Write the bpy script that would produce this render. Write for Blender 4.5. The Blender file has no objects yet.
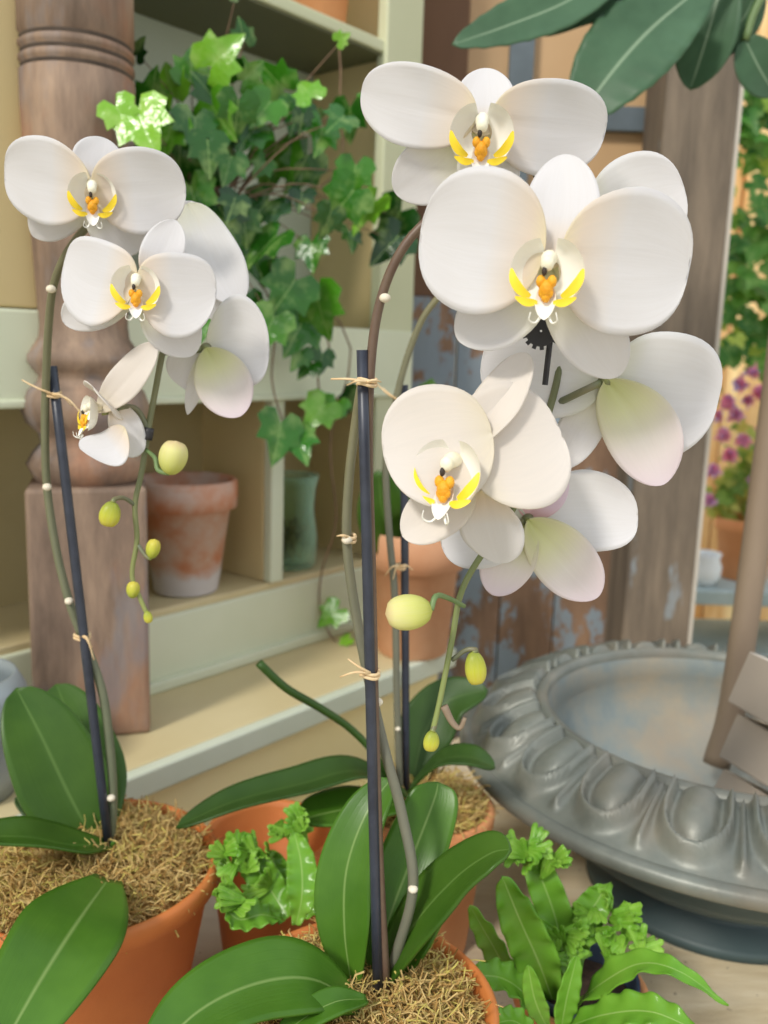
import bpy, math, random
from mathutils import Vector as V, Matrix, noise
random.seed(7)
RND = random.random
def U(a, b): return a + (b - a) * RND()
scene = bpy.context.scene
COL = scene.collection
scene.view_settings.view_transform = 'Standard'
scene.view_settings.look = 'None'
scene.view_settings.exposure = 0.0

# ------------------------------------------------------------------ camera
FPX = 900.0
CAM = V((0, 0, 1.21))
RM = Matrix.Rotation(math.radians(90 - 10.2), 3, 'X') @ Matrix.Rotation(math.radians(1.8), 3, 'Z')
cd = bpy.data.cameras.new('camera'); cam = bpy.data.objects.new('camera', cd); COL.objects.link(cam)
cam.matrix_world = Matrix.Translation(CAM) @ RM.to_4x4()
cd.sensor_fit = 'VERTICAL'; cd.sensor_height = 24; cd.lens = FPX / 1024 * 24
cd.clip_start = 0.02; cd.clip_end = 100
cd.dof.use_dof = True; cd.dof.focus_distance = 0.40; cd.dof.aperture_fstop = 6.6
scene.camera = cam
FW = RM @ V((0, 0, -1))

def ray(px, py): return RM @ V(((px - 384) / FPX, (512 - py) / FPX, -1))
def W(px, py, Y):
    """point seen at a pixel of the photograph, Y metres in front of the camera position"""
    v = ray(px, py); return CAM + v * (Y / v.y)
def G(px, py, z):
    v = ray(px, py); return CAM + v * ((z - CAM.z) / v.z)
def M(px, p):                      # pixel length -> metres at point p
    return px * (p - CAM).dot(FW) / FPX
def tocam(p): return (CAM - p).normalized()

# ------------------------------------------------------------------ materials
def S(h, k=1.0):
    h = h.lstrip('#'); out = []
    for i in (0, 2, 4):
        c = int(h[i:i+2], 16) / 255
        out.append((c / 12.92 if c <= 0.04045 else ((c + 0.055) / 1.055) ** 2.4) * k)
    return (*out, 1)
def newmat(name):
    m = bpy.data.materials.new(name); m.use_nodes = True
    nt = m.node_tree; b = nt.nodes['Principled BSDF']; return m, nt, b
def nd(nt, t, **kw):
    n = nt.nodes.new(t)
    for k, v in kw.items():
        if k in n.inputs.keys() if hasattr(n.inputs, 'keys') else False: n.inputs[k].default_value = v
        else: setattr(n, k, v)
    return n
def coords(nt, scale=(1, 1, 1), rot=(0, 0, 0)):
    tc = nt.nodes.new('ShaderNodeTexCoord'); mp = nt.nodes.new('ShaderNodeMapping')
    mp.inputs['Scale'].default_value = scale; mp.inputs['Rotation'].default_value = rot
    nt.links.new(tc.outputs['Object'], mp.inputs['Vector']); return mp.outputs['Vector']
def noise_n(nt, vec, scale, detail=4, rough=.6, dist=0):
    n = nt.nodes.new('ShaderNodeTexNoise'); n.inputs['Scale'].default_value = scale
    n.inputs['Detail'].default_value = detail; n.inputs['Roughness'].default_value = rough
    n.inputs['Distortion'].default_value = dist
    if vec is not None: nt.links.new(vec, n.inputs['Vector'])
    return n.outputs['Fac']
def ramp(nt, fac, stops, interp='LINEAR'):
    r = nt.nodes.new('ShaderNodeValToRGB'); e = r.color_ramp; e.interpolation = interp
    while len(e.elements) < len(stops): e.elements.new(.5)
    for el, (p, c) in zip(e.elements, stops): el.position = p; el.color = c
    nt.links.new(fac, r.inputs['Fac']); return r.outputs['Color']
def mixc(nt, fac, a, b, mode='MIX'):
    m = nt.nodes.new('ShaderNodeMix'); m.data_type = 'RGBA'; m.blend_type = mode
    for s, v in ((0, fac), (6, a), (7, b)):
        if isinstance(v, (int, float)): m.inputs[s].default_value = v
        elif isinstance(v, tuple): m.inputs[s].default_value = v
        else: nt.links.new(v, m.inputs[s])
    return m.outputs[2]
def bump(nt, b, h, strength=.3, dist=.002):
    n = nt.nodes.new('ShaderNodeBump'); n.inputs['Strength'].default_value = strength
    n.inputs['Distance'].default_value = dist
    nt.links.new(h, n.inputs['Height']); nt.links.new(n.outputs['Normal'], b.inputs['Normal'])
def attr(nt, name='uvw'):
    a = nt.nodes.new('ShaderNodeAttribute'); a.attribute_name = name
    s = nt.nodes.new('ShaderNodeSeparateXYZ'); nt.links.new(a.outputs['Vector'], s.inputs[0]); return s.outputs
def math_n(nt, op, a, b=None):
    m = nt.nodes.new('ShaderNodeMath'); m.operation = op
    for i, v in enumerate((a, b)):
        if v is None: continue
        if isinstance(v, (int, float)): m.inputs[i].default_value = v
        else: nt.links.new(v, m.inputs[i])
    return m.outputs[0]

def simple(name, c1, c2=None, scale=8, rough=.6, bmp=0, bscale=None, stretch=(1, 1, 1), rot=(0, 0, 0), lo=.3, hi=.7, metal=0, spec=.5, bdist=.002):
    m, nt, b = newmat(name)
    v = coords(nt, stretch, rot)
    f = noise_n(nt, v, scale)
    nt.links.new(ramp(nt, f, [(lo, S(c1)), (hi, S(c2 or c1))]), b.inputs['Base Color'])
    b.inputs['Roughness'].default_value = rough; b.inputs['Metallic'].default_value = metal
    b.inputs['Specular IOR Level'].default_value = spec
    if bmp: bump(nt, b, noise_n(nt, v, bscale or scale * 4, 6), bmp, bdist)
    return m

def translucent(nt, b, col, amount):
    out = [n for n in nt.nodes if n.type == 'OUTPUT_MATERIAL'][0]
    t = nt.nodes.new('ShaderNodeBsdfTranslucent'); mx = nt.nodes.new('ShaderNodeMixShader')
    mx.inputs[0].default_value = amount
    if isinstance(col, tuple): t.inputs['Color'].default_value = col
    else: nt.links.new(col, t.inputs['Color'])
    nt.links.new(b.outputs[0], mx.inputs[1]); nt.links.new(t.outputs[0], mx.inputs[2])
    nt.links.new(mx.outputs[0], out.inputs['Surface'])

def petal_mat(name, stops, edge=None, edge_amt=.0, tr=.3, rough=.55):
    m, nt, b = newmat(name); x, y, z = attr(nt)
    c = ramp(nt, x, stops)
    if edge:
        e = math_n(nt, 'POWER', math_n(nt, 'ABSOLUTE', y), 2.0)
        e = math_n(nt, 'MULTIPLY', e, edge_amt); c = mixc(nt, e, c, S(edge))
    # fine veins fanning from the claw
    cmb = nt.nodes.new('ShaderNodeCombineXYZ')
    nt.links.new(math_n(nt, 'MULTIPLY', y, 16.0), cmb.inputs[0]); nt.links.new(math_n(nt, 'MULTIPLY', x, 2.2), cmb.inputs[1])
    nt.links.new(z, cmb.inputs[2])
    vn = noise_n(nt, cmb.outputs[0], 1.0, 3)
    c = mixc(nt, ramp(nt, vn, [(.35, (.0, .0, .0, 1)), (.75, (.16, .16, .16, 1))]), c, S('#d9d4cf'))
    nt.links.new(c, b.inputs['Base Color']); b.inputs['Roughness'].default_value = rough
    b.inputs['Specular IOR Level'].default_value = .25
    bump(nt, b, vn, .10, .0012)
    translucent(nt, b, c, tr); return m
WHT = S('#e8e6e7')
m_petal = petal_mat('petal_white', [(0, S('#efe3c2')), (.14, S('#ecdfd0')), (.45, WHT), (1, WHT)])
m_cream = petal_mat('petal_cream', [(0, S('#e6dcc6')), (.3, S('#eae1d6')), (1, S('#ece5de'))])
m_back = petal_mat('petal_back_lime', [(0, S('#c9cf83')), (.3, S('#e3e4b6')), (.6, S('#ece6de')), (1, S('#eadde4'))], '#e3cfdb', .3)
m_backw = petal_mat('petal_back_white', [(0, S('#e3e3cf')), (.3, S('#ecebea')), (1, S('#eceaec'))])
m_sepw = petal_mat('sepal_white', [(0, S('#dfe0b4')), (.28, S('#f1efdf')), (.6, WHT), (1, WHT)])
m_pink = petal_mat('sepal_pink', [(0, S('#e7b3ad')), (.3, S('#ead3df')), (1, S('#efe3ee'))])

def leaf_mat(name, c1, c2, rib, rough=.28, tr=.12, scale=14):
    m, nt, b = newmat(name); x, y, z = attr(nt)
    f = noise_n(nt, coords(nt), scale, 4)
    c = ramp(nt, f, [(.3, S(c1)), (.7, S(c2))])
    e = math_n(nt, 'ABSOLUTE', y)
    c = mixc(nt, ramp(nt, e, [(0, (.65, .65, .65, 1)), (.06, (0, 0, 0, 1))]), c, S(rib))
    nt.links.new(c, b.inputs['Base Color']); b.inputs['Roughness'].default_value = rough
    b.inputs['Specular IOR Level'].default_value = .32
    cmb = nt.nodes.new('ShaderNodeCombineXYZ')
    nt.links.new(math_n(nt, 'MULTIPLY', y, 14.0), cmb.inputs[0]); nt.links.new(math_n(nt, 'MULTIPLY', x, 1.5), cmb.inputs[1])
    bump(nt, b, noise_n(nt, cmb.outputs[0], 1.0, 2), .12, .002)
    translucent(nt, b, mixc(nt, .5, c, S('#9db03a')), tr); return m
m_oleaf = leaf_mat('orchid_leaf', '#305215', '#486a20', '#668542', .36, .07)
m_oleaf2 = leaf_mat('orchid_leaf_front', '#396217', '#537e25', '#8fa862', .33, .08)
m_oleafd = leaf_mat('orchid_leaf_dark', '#284416', '#3c5a23', '#546d38', .42, .06)
m_frond = leaf_mat('fern_frond', '#558f24', '#86b843', '#bcd684', .18, .16)
m_crest = leaf_mat('fern_crest', '#63a028', '#9cc94f', '#cfe29a', .2, .2, 60)
m_bigleaf = leaf_mat('broad_leaf', '#38563b', '#4d6e50', '#a3b99a', .45, .08)

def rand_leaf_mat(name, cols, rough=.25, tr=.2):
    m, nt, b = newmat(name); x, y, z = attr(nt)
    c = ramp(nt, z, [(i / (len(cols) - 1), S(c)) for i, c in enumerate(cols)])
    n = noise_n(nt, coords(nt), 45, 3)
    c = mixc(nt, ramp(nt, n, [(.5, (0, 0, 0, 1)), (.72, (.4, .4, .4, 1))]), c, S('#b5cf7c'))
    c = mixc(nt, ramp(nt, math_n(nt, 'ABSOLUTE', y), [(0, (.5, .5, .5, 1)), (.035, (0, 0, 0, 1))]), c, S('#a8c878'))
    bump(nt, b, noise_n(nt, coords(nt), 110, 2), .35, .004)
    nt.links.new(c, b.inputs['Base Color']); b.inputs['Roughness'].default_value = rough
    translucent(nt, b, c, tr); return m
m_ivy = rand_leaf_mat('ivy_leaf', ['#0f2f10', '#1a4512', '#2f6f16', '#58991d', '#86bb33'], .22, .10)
m_garden = rand_leaf_mat('garden_leaf', ['#2f6a22', '#4b8a2c', '#79a83a', '#b4bf4a', '#e0c25c'], .5, .3)  # garden sunlight is put into these bright, yellowed leaf tones
m_flowerleaf = rand_leaf_mat('bedding_leaf', ['#56802c', '#7d9a38', '#a9b04a', '#c9bf5e'], .5, .3)  # sunny brightness is part of this leaf colour too
m_bloom = rand_leaf_mat('pink_bloom', ['#eda0b4', '#e57fa8', '#e9b0cb', '#b9a4dc'], .6, .5)

m_yel = simple('lip_yellow', '#f5cf1c', '#f7dc3a', 60, .5)
m_org = simple('lip_orange', '#ee9a10', '#f3b526', 200, .5, .4)
m_lipw = simple('lip_white', '#efeeea', '#f6f3e6', 20, .45)
m_colm = simple('column_cream', '#e9e2c4', '#f2eedd', 90, .5)
m_dark = simple('dark_spot', '#2b2118', '#3a2d22', 50, .6)
def spike_mat(name, stops):
    m, nt, b = newmat(name); x, y, z = attr(nt)
    c = ramp(nt, x, [(p, S(h)) for p, h in stops]); n = noise_n(nt, coords(nt), 120, 3)
    c = mixc(nt, math_n(nt, 'MULTIPLY', n, .4), c, S('#8a8468'))
    nt.links.new(c, b.inputs['Base Color']); b.inputs['Roughness'].default_value = .45; return m
m_spike = spike_mat('flower_spike', [(0, '#5c4038'), (.35, '#5a3d33'), (.52, '#54402f'), (.66, '#5c6440'), (.85, '#6b7a45'), (1, '#8a9a52')])
m_spikeg = spike_mat('grey_green_spike', [(0, '#6a6c5f'), (.4, '#64665a'), (.75, '#6c6c54'), (1, '#77724f')])
m_spikeb = spike_mat('olive_spike', [(0, '#5f6a55'), (.35, '#66694e'), (.6, '#6c6647'), (.8, '#66704a'), (1, '#8d9748')])
m_cane = simple('dark_cane', '#262a36', '#3a3f4c', 60, .38)
m_raffia = simple('raffia', '#d8b686', '#ead2aa', 80, .7)
m_node = simple('pale_node', '#d9cdb4', '#efe6d4', 80, .6)
m_bud = petal_mat('bud', [(0, S('#b9c050')), (.4, S('#d8da7c')), (.8, S('#e8e29a')), (1, S('#e3c79a'))], '#c9d060', .2, .2)
m_budg = petal_mat('bud_green', [(0, S('#8d9c2c')), (.5, S('#c3c638')), (1, S('#d8c94a'))], None, 0, .15, .35)
m_clip = simple('black_clip', '#1e1d1f', '#343236', 60, .5)
m_terra = simple('terracotta_new', '#bd692f', '#d07f3f', 9, .62, .15, 180)
m_terrab = simple('terracotta_light', '#cc8450', '#dc9c6a', 9, .7, .15, 180)
def old_pot():
    m, nt, b = newmat('terracotta_weathered'); v = coords(nt)
    c = ramp(nt, noise_n(nt, v, 22, 5), [(.36, S('#cbb2a4')), (.5, S('#c99c84')), (.62, S('#c5805c'))])
    sx = nt.nodes.new('ShaderNodeSeparateXYZ'); nt.links.new(v, sx.inputs[0])
    z = math_n(nt, 'ADD', math_n(nt, 'MULTIPLY', sx.outputs[2], 14.0), math_n(nt, 'MULTIPLY', noise_n(nt, v, 30, 4), .5))
    c = mixc(nt, ramp(nt, z, [(.55, (1, 1, 1, 1)), (.75, (0, 0, 0, 1))]), c, S('#d2cfd4'))
    nt.links.new(c, b.inputs['Base Color']); b.inputs['Roughness'].default_value = .85; return m
m_terraold = old_pot()
m_terrapale = simple('terracotta_pale', '#c58a62', '#d2a27e', 12, .8, .1, 120)
m_soil = simple('potting_soil', '#2b1d15', '#4a3526', 120, .9, .6, 200)
m_blueplastic = simple('blue_plastic', '#38445c', '#45506a', 10, .35)
def moss_mat():
    m, nt, b = newmat('dry_moss'); x, y, z = attr(nt)
    c = ramp(nt, z, [(0, S('#a07a42')), (.3, S('#bf9c60')), (.65, S('#dcc083')), (1, S('#cdbf66'))])
    nt.links.new(c, b.inputs['Base Color']); b.inputs['Roughness'].default_value = .9
    b.inputs['Specular IOR Level'].default_value = .1; return m
m_moss = moss_mat()
m_post = simple('weathered_post', '#7d6353', '#a58a75', 5, .75, .35, 60, (1, 1, .25))
def post_mat():
    m, nt, b = newmat('turned_post_wood'); v = coords(nt, (1, 1, .22))
    c = ramp(nt, noise_n(nt, v, 28, 6, .65), [(.3, S('#57483c')), (.5, S('#806b5b')), (.7, S('#a58c76'))])
    c = mixc(nt, ramp(nt, noise_n(nt, coords(nt, (1, 1, .5)), 14, 4), [(.52, (0, 0, 0, 1)), (.68, (.55, .55, .55, 1))]), c, S('#a66f4e'))
    c = mixc(nt, ramp(nt, noise_n(nt, coords(nt, (1.3, 1, .4), (0, 0, 2)), 17, 4), [(.56, (0, 0, 0, 1)), (.66, (.5, .5, .5, 1))]), c, S('#7d7f86'))
    nt.links.new(c, b.inputs['Base Color']); b.inputs['Roughness'].default_value = .72
    bump(nt, b, noise_n(nt, coords(nt, (1, 1, .12)), 90, 5), .35, .003); return m
m_turned = post_mat()
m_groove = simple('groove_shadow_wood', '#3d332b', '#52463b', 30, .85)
m_cab = simple('cabinet_paint', '#c6caa6', '#d2d4b4', 4, .5, .05, 40)
m_cabw = simple('cabinet_paint_pale', '#d0d6b9', '#dde1c8', 4, .5, .05, 40)
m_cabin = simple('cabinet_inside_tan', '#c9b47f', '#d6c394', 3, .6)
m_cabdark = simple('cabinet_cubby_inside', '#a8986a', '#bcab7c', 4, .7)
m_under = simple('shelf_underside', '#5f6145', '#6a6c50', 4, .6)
m_cabback = simple('cabinet_back', '#b9c3b0', '#c5cdbd', 3, .6)
m_counter = simple('counter_paint', '#c6b588', '#d4c59b', 5, .5, .05, 60)
m_counteredge = simple('counter_edge_paint', '#c3cbb4', '#d3d8c6', 5, .5)
m_cabfront = simple('cabinet_front_cream', '#f7e6a8', '#fff2c2', 3, .6)
def table_mat():
    m, nt, b = newmat('table_wood'); v = coords(nt, (.35, 1.6, 1), (0, 0, -.6))
    c = ramp(nt, noise_n(nt, v, 22, 6, .7, .6), [(.3, S('#bfa984')), (.5, S('#d9c8a6')), (.72, S('#e6d9bd'))])
    sx = nt.nodes.new('ShaderNodeSeparateXYZ'); nt.links.new(coords(nt), sx.inputs[0])
    g = math_n(nt, 'ADD', math_n(nt, 'ADD', sx.outputs[0], .27), math_n(nt, 'MULTIPLY', noise_n(nt, coords(nt), 18, 4), .08))
    c = mixc(nt, ramp(nt, g, [(.0, (.7, .7, .7, 1)), (.16, (0, 0, 0, 1))]), c, S('#a2958b'))
    sp = ramp(nt, noise_n(nt, coords(nt), 140, 2), [(.68, (0, 0, 0, 1)), (.74, (.7, .7, .7, 1))])
    c = mixc(nt, sp, c, S('#7d6a50'))
    nt.links.new(c, b.inputs['Base Color']); b.inputs['Roughness'].default_value = .6
    bump(nt, b, noise_n(nt, v, 80, 5), .25, .002); return m
m_table = table_mat()
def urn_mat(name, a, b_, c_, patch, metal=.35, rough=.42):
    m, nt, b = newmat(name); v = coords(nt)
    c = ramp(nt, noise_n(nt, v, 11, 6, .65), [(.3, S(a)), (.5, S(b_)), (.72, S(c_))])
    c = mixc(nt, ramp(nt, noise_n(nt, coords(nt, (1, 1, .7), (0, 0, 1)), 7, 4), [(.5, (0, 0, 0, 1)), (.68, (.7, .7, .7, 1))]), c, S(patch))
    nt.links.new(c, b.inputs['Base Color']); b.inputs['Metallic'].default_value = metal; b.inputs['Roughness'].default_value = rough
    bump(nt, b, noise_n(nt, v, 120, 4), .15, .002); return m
m_urn = urn_mat('urn_rim_metal', '#5c605a', '#767a72', '#8f8e84', '#877b6a', .15, .42)
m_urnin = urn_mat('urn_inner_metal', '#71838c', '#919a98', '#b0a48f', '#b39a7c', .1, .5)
m_urnout = simple('urn_outside_shaded', '#36494b', '#48595a', 8, .5)  # shade under the rim is put into this darker blue-green
m_box = simple('grey_carton', '#a3978a', '#aea295', 5, .75)
m_boxtop_lit = simple('grey_carton_top_lit', '#dcd2c5', '#e6ddd0', 5, .75)  # same carton grey, with light from above put into the paler top colour
def board_mat():
    m, nt, b = newmat('peeling_boards'); v = coords(nt, (1, 1, .18))
    c = ramp(nt, noise_n(nt, v, 26, 6, .65), [(.3, S('#6a5344')), (.5, S('#866a55')), (.7, S('#a08066'))])
    sx = nt.nodes.new('ShaderNodeSeparateXYZ'); nt.links.new(coords(nt), sx.inputs[0])
    k = math_n(nt, 'ADD', noise_n(nt, coords(nt, (1, 1, .55), (0, .5, 0)), 20, 6, .72), math_n(nt, 'MULTIPLY', sx.outputs[0], -.45))
    c = mixc(nt, ramp(nt, k, [(.45, (0, 0, 0, 1)), (.49, (.85, .85, .85, 1))]), c, S('#8ea0ad'))
    nt.links.new(c, b.inputs['Base Color']); b.inputs['Roughness'].default_value = .8
    bump(nt, b, noise_n(nt, v, 60, 5), .4, .004); return m
m_boards = board_mat()
def jamb_mat():
    m, nt, b = newmat('grey_brown_post'); v = coords(nt, (1, 1, .12))
    c = ramp(nt, noise_n(nt, v, 40, 6, .65), [(.3, S('#554b41')), (.5, S('#6f6355')), (.72, S('#877867'))])
    sx = nt.nodes.new('ShaderNodeSeparateXYZ'); nt.links.new(coords(nt), sx.inputs[0])
    z = ramp(nt, math_n(nt, 'ADD', math_n(nt, 'MULTIPLY', sx.outputs[2], 1.0), math_n(nt, 'MULTIPLY', noise_n(nt, coords(nt), 9, 3), .25)), [(.28, (.75, .75, .75, 1)), (.62, (0, 0, 0, 1))])
    c = mixc(nt, z, c, S('#8a6c53'))
    c = mixc(nt, ramp(nt, noise_n(nt, coords(nt, (1, 1, .35)), 16, 4), [(.62, (0, 0, 0, 1)), (.66, (.6, .6, .6, 1))]), c, S('#8d9aa2'))
    nt.links.new(c, b.inputs['Base Color']); b.inputs['Roughness'].default_value = .8
    bump(nt, b, noise_n(nt, v, 90, 5), .4, .003); return m
m_jamb = jamb_mat()
m_jambedge = simple('pale_post_edge', '#b3aa9c', '#c9c3b8', 12, .7, 0, None, (1, 1, .2))
m_brown = simple('brown_board', '#6b4f3c', '#7f6049', 8, .8, .2, 60, (1, 1, .2))
m_pane = simple('tan_pane', '#b8946a', '#c8a67c', 3, .5)
m_muntin = simple('grey_muntin', '#4f5a60', '#66727a', 12, .6, .2, 80)
m_zinc = simple('zinc', '#8f9a9e', '#a9b2b4', 6, .45, 0, None, metal=.3)
m_whitepot = simple('white_glaze', '#d6dbdc', '#e6e8e6', 6, .4)
m_stand = simple('blue_grey_wood', '#8fa0a0', '#b3beba', 10, .7)
m_ground = simple('garden_ground', '#8d8a6a', '#b8ad84', 4, .9)
m_hedge = simple('sunlit_fence', '#c98a44', '#fbe0a8', 9, .85, 0, None, (2, 1, .2))  # warm patches of sunlight are put into the plank colour
m_pole = simple('pole_wood', '#7c6a58', '#94826d', 14, .65, .2, 80, (1, 1, .15))
m_twig = simple('ivy_stem', '#6a5340', '#8a6e55', 40, .7)
m_woody = simple('green_stem', '#5f7a4a', '#7c935f', 30, .5)
def glass_mat():
    m, nt, b = newmat('green_glass'); out = [n for n in nt.nodes if n.type == 'OUTPUT_MATERIAL'][0]
    b.inputs['Base Color'].default_value = S('#bfe0c8'); b.inputs['Roughness'].default_value = .05
    t = nt.nodes.new('ShaderNodeBsdfTransparent'); t.inputs['Color'].default_value = (.86, .96, .89, 1)
    mx = nt.nodes.new('ShaderNodeMixShader'); fr = nt.nodes.new('ShaderNodeLayerWeight'); fr.inputs['Blend'].default_value = .35
    nt.links.new(fr.outputs['Facing'], mx.inputs[0]); nt.links.new(t.outputs[0], mx.inputs[1]); nt.links.new(b.outputs[0], mx.inputs[2])
    nt.links.new(mx.outputs[0], out.inputs['Surface']); return m
m_glass = glass_mat()
m_dried = simple('dried_stuff', '#6b5a34', '#8c7a46', 30, .9)

# ------------------------------------------------------------------ mesh builder
WORLD = {}
class MB:
    def __init__(s): s.v = []; s.f = []; s.mi = []; s.uv = []
    def add(s, vs, fs, mi=0, uv=None):
        o = len(s.v); s.v += [V(p) for p in vs]; s.f += [tuple(i + o for i in f) for f in fs]
        s.mi += [mi] * len(fs); s.uv += uv if uv else [(0, 0, .5)] * len(vs)
    def build(s, name, mats, parent=None, smooth=True, origin=None):
        o = origin
        if o is None:
            lo = [min(p[i] for p in s.v) for i in range(3)]; hi = [max(p[i] for p in s.v) for i in range(3)]
            o = V(((lo[0] + hi[0]) / 2, (lo[1] + hi[1]) / 2, lo[2]))
        me = bpy.data.meshes.new(name); me.from_pydata([p - o for p in s.v], [], s.f)
        if not isinstance(mats, (list, tuple)): mats = [mats]
        for m in mats: me.materials.append(m)
        me.polygons.foreach_set('material_index', s.mi)
        me.polygons.foreach_set('use_smooth', [smooth] * len(s.f))
        a = me.attributes.new('uvw', 'FLOAT_VECTOR', 'POINT')
        a.data.foreach_set('vector', [c for u in s.uv for c in u])
        me.update()
        ob = bpy.data.objects.new(name, me); COL.objects.link(ob)
        WORLD[ob.name] = o
        if parent: ob.parent = parent; ob.location = o - WORLD[parent.name]
        else: ob.location = o
        return ob
def bevel(ob, w=.002, seg=2, ang=40):
    m = ob.modifiers.new('bevel', 'BEVEL'); m.width = w; m.segments = seg; m.limit_method = 'ANGLE'; m.angle_limit = math.radians(ang); return ob
def solid(ob, t): m = ob.modifiers.new('solid', 'SOLIDIFY'); m.thickness = t; m.offset = 0; return ob
def thing(name, label, cat, loc, group=None):
    o = bpy.data.objects.new(name, None); COL.objects.link(o); o.location = loc; o.empty_display_size = .02
    WORLD[o.name] = V(loc); o['label'] = label; o['category'] = cat
    if group: o['group'] = group
    return o
def tag(o, label, cat, group=None):
    o['label'] = label; o['category'] = cat
    if group: o['group'] = group
    return o
def struct(o): o['kind'] = 'structure'; return o

def box_pts(c, ax, ay, az):       # centre and three half vectors
    c = V(c); P = [c + ax * i + ay * j + az * k for k in (-1, 1) for j in (-1, 1) for i in (-1, 1)]
    F = [(0, 2, 3, 1), (4, 5, 7, 6), (0, 1, 5, 4), (2, 6, 7, 3), (0, 4, 6, 2), (1, 3, 7, 5)]
    return P, F
def bx(mb, x0, x1, y0, y1, z0, z1, mi=0):
    mb.add(*box_pts(((x0 + x1) / 2, (y0 + y1) / 2, (z0 + z1) / 2), V(((x1 - x0) / 2, 0, 0)), V((0, (y1 - y0) / 2, 0)), V((0, 0, (z1 - z0) / 2))), mi)
def crom(pts, n):
    P = [V(p) for p in pts]
    if len(P) == 2: return [P[0].lerp(P[1], i / n) for i in range(n + 1)]
    P = [P[0] * 2 - P[1]] + P + [P[-1] * 2 - P[-2]]; out = []
    L = len(P) - 3
    for i in range(n + 1):
        u = i / n * L; k = min(int(u), L - 1); t = u - k
        a, b, c, d = P[k:k + 4]
        out.append(.5 * ((2 * b) + (c - a) * t + (2 * a - 5 * b + 4 * c - d) * t * t + (3 * b - a - 3 * c + d) * t ** 3))
    return out
def tube(mb, pts, r, seg=8, n=None, mi=0, z=.5, cap=True):
    P = crom(pts, n) if n else [V(p) for p in pts]
    N = len(P); rr = r if callable(r) else (lambda t: r)
    T = [(P[min(i + 1, N - 1)] - P[max(i - 1, 0)]).normalized() for i in range(N)]
    a = T[0].orthogonal().normalized(); vs = []; uv = []
    for i in range(N):
        a = (a - T[i] * a.dot(T[i])).normalized(); b = T[i].cross(a)
        for k in range(seg):
            an = 2 * math.pi * k / seg
            vs.append(P[i] + (a * math.cos(an) + b * math.sin(an)) * rr(i / (N - 1))); uv.append((i / (N - 1), k / seg, z))
    fs = [(i * seg + k, i * seg + (k + 1) % seg, (i + 1) * seg + (k + 1) % seg, (i + 1) * seg + k) for i in range(N - 1) for k in range(seg)]
    if cap: fs += [tuple(range(seg - 1, -1, -1)), tuple((N - 1) * seg + k for k in range(seg))]
    mb.add(vs, fs, mi, uv); return P
def lathe(mb, prof, c, seg=64, mi=0, axis=None):
    c = V(c); vs = []; uv = []
    az = (axis or V((0, 0, 1))).normalized(); ax = az.orthogonal().normalized() if axis else V((1, 0, 0)); ay = az.cross(ax)
    for i, (r, z) in enumerate(prof):
        for k in range(seg):
            an = 2 * math.pi * k / seg
            vs.append(c + (ax * math.cos(an) + ay * math.sin(an)) * r + az * z); uv.append((i / (len(prof) - 1), k / seg, .5))
    fs = [(i * seg + k, i * seg + (k + 1) % seg, (i + 1) * seg + (k + 1) % seg, (i + 1) * seg + k) for i in range(len(prof) - 1) for k in range(seg)]
    mb.add(vs, fs, mi, uv)
def ellipsoid(mb, c, ax, ay, az, mi=0, nu=10, nv=14, z=.5):
    vs = []; uv = []; c = V(c)
    for i in range(nu + 1):
        th = math.pi * i / nu
        for k in range(nv):
            ph = 2 * math.pi * k / nv
            vs.append(c + ax * (math.sin(th) * math.cos(ph)) + ay * (math.sin(th) * math.sin(ph)) - az * math.cos(th)); uv.append((i / nu, k / nv, z))
    fs = [(i * nv + k, i * nv + (k + 1) % nv, (i + 1) * nv + (k + 1) % nv, (i + 1) * nv + k) for i in range(nu) for k in range(nv)]
    mb.add(vs, fs, mi, uv)

# ------------------------------------------------------------------ plant pieces
def blade(mb, pts, w, nrm, prof=None, fold=.15, n=26, nv=10, ruffle=0, rf=9, mi=0, z=.5, twist=0):
    """strap leaf along pts; w = full width in m; nrm = direction its face looks to"""
    P = crom(pts, n); N = len(P); vs = []; uv = []
    prof = prof or (lambda t: (.3 + .7 * math.sin(min(1, t * 2.3) * 1.5708)) * (1 - t ** 3.2) ** .55 if t < 1 else 0)
    nrm = V(nrm).normalized()
    for i in range(N):
        t = i / (N - 1); T = (P[min(i + 1, N - 1)] - P[max(i - 1, 0)]).normalized()
        a = nrm.cross(T)
        a = a.normalized() if a.length > 1e-4 else T.orthogonal().normalized()
        if twist: a = Matrix.Rotation(twist * t, 3, T) @ a
        nn = T.cross(a).normalized()
        if nn.dot(nrm) < 0: nn = -nn
        hw = w / 2 * max(prof(t), .004)
        for k in range(nv + 1):
            v = -1 + 2 * k / nv
            zz = fold * hw * (abs(v) ** 1.5) + ruffle * w * v * v * math.sin(rf * 6.283 * t + (1.3 if v > 0 else 0))
            vs.append(P[i] + a * (hw * v) + nn * zz); uv.append((t, v, z))
    q = nv + 1
    mb.add(vs, [(i * q + k, i * q + k + 1, (i + 1) * q + k + 1, (i + 1) * q + k) for i in range(N - 1) for k in range(nv)], mi, uv)

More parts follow.
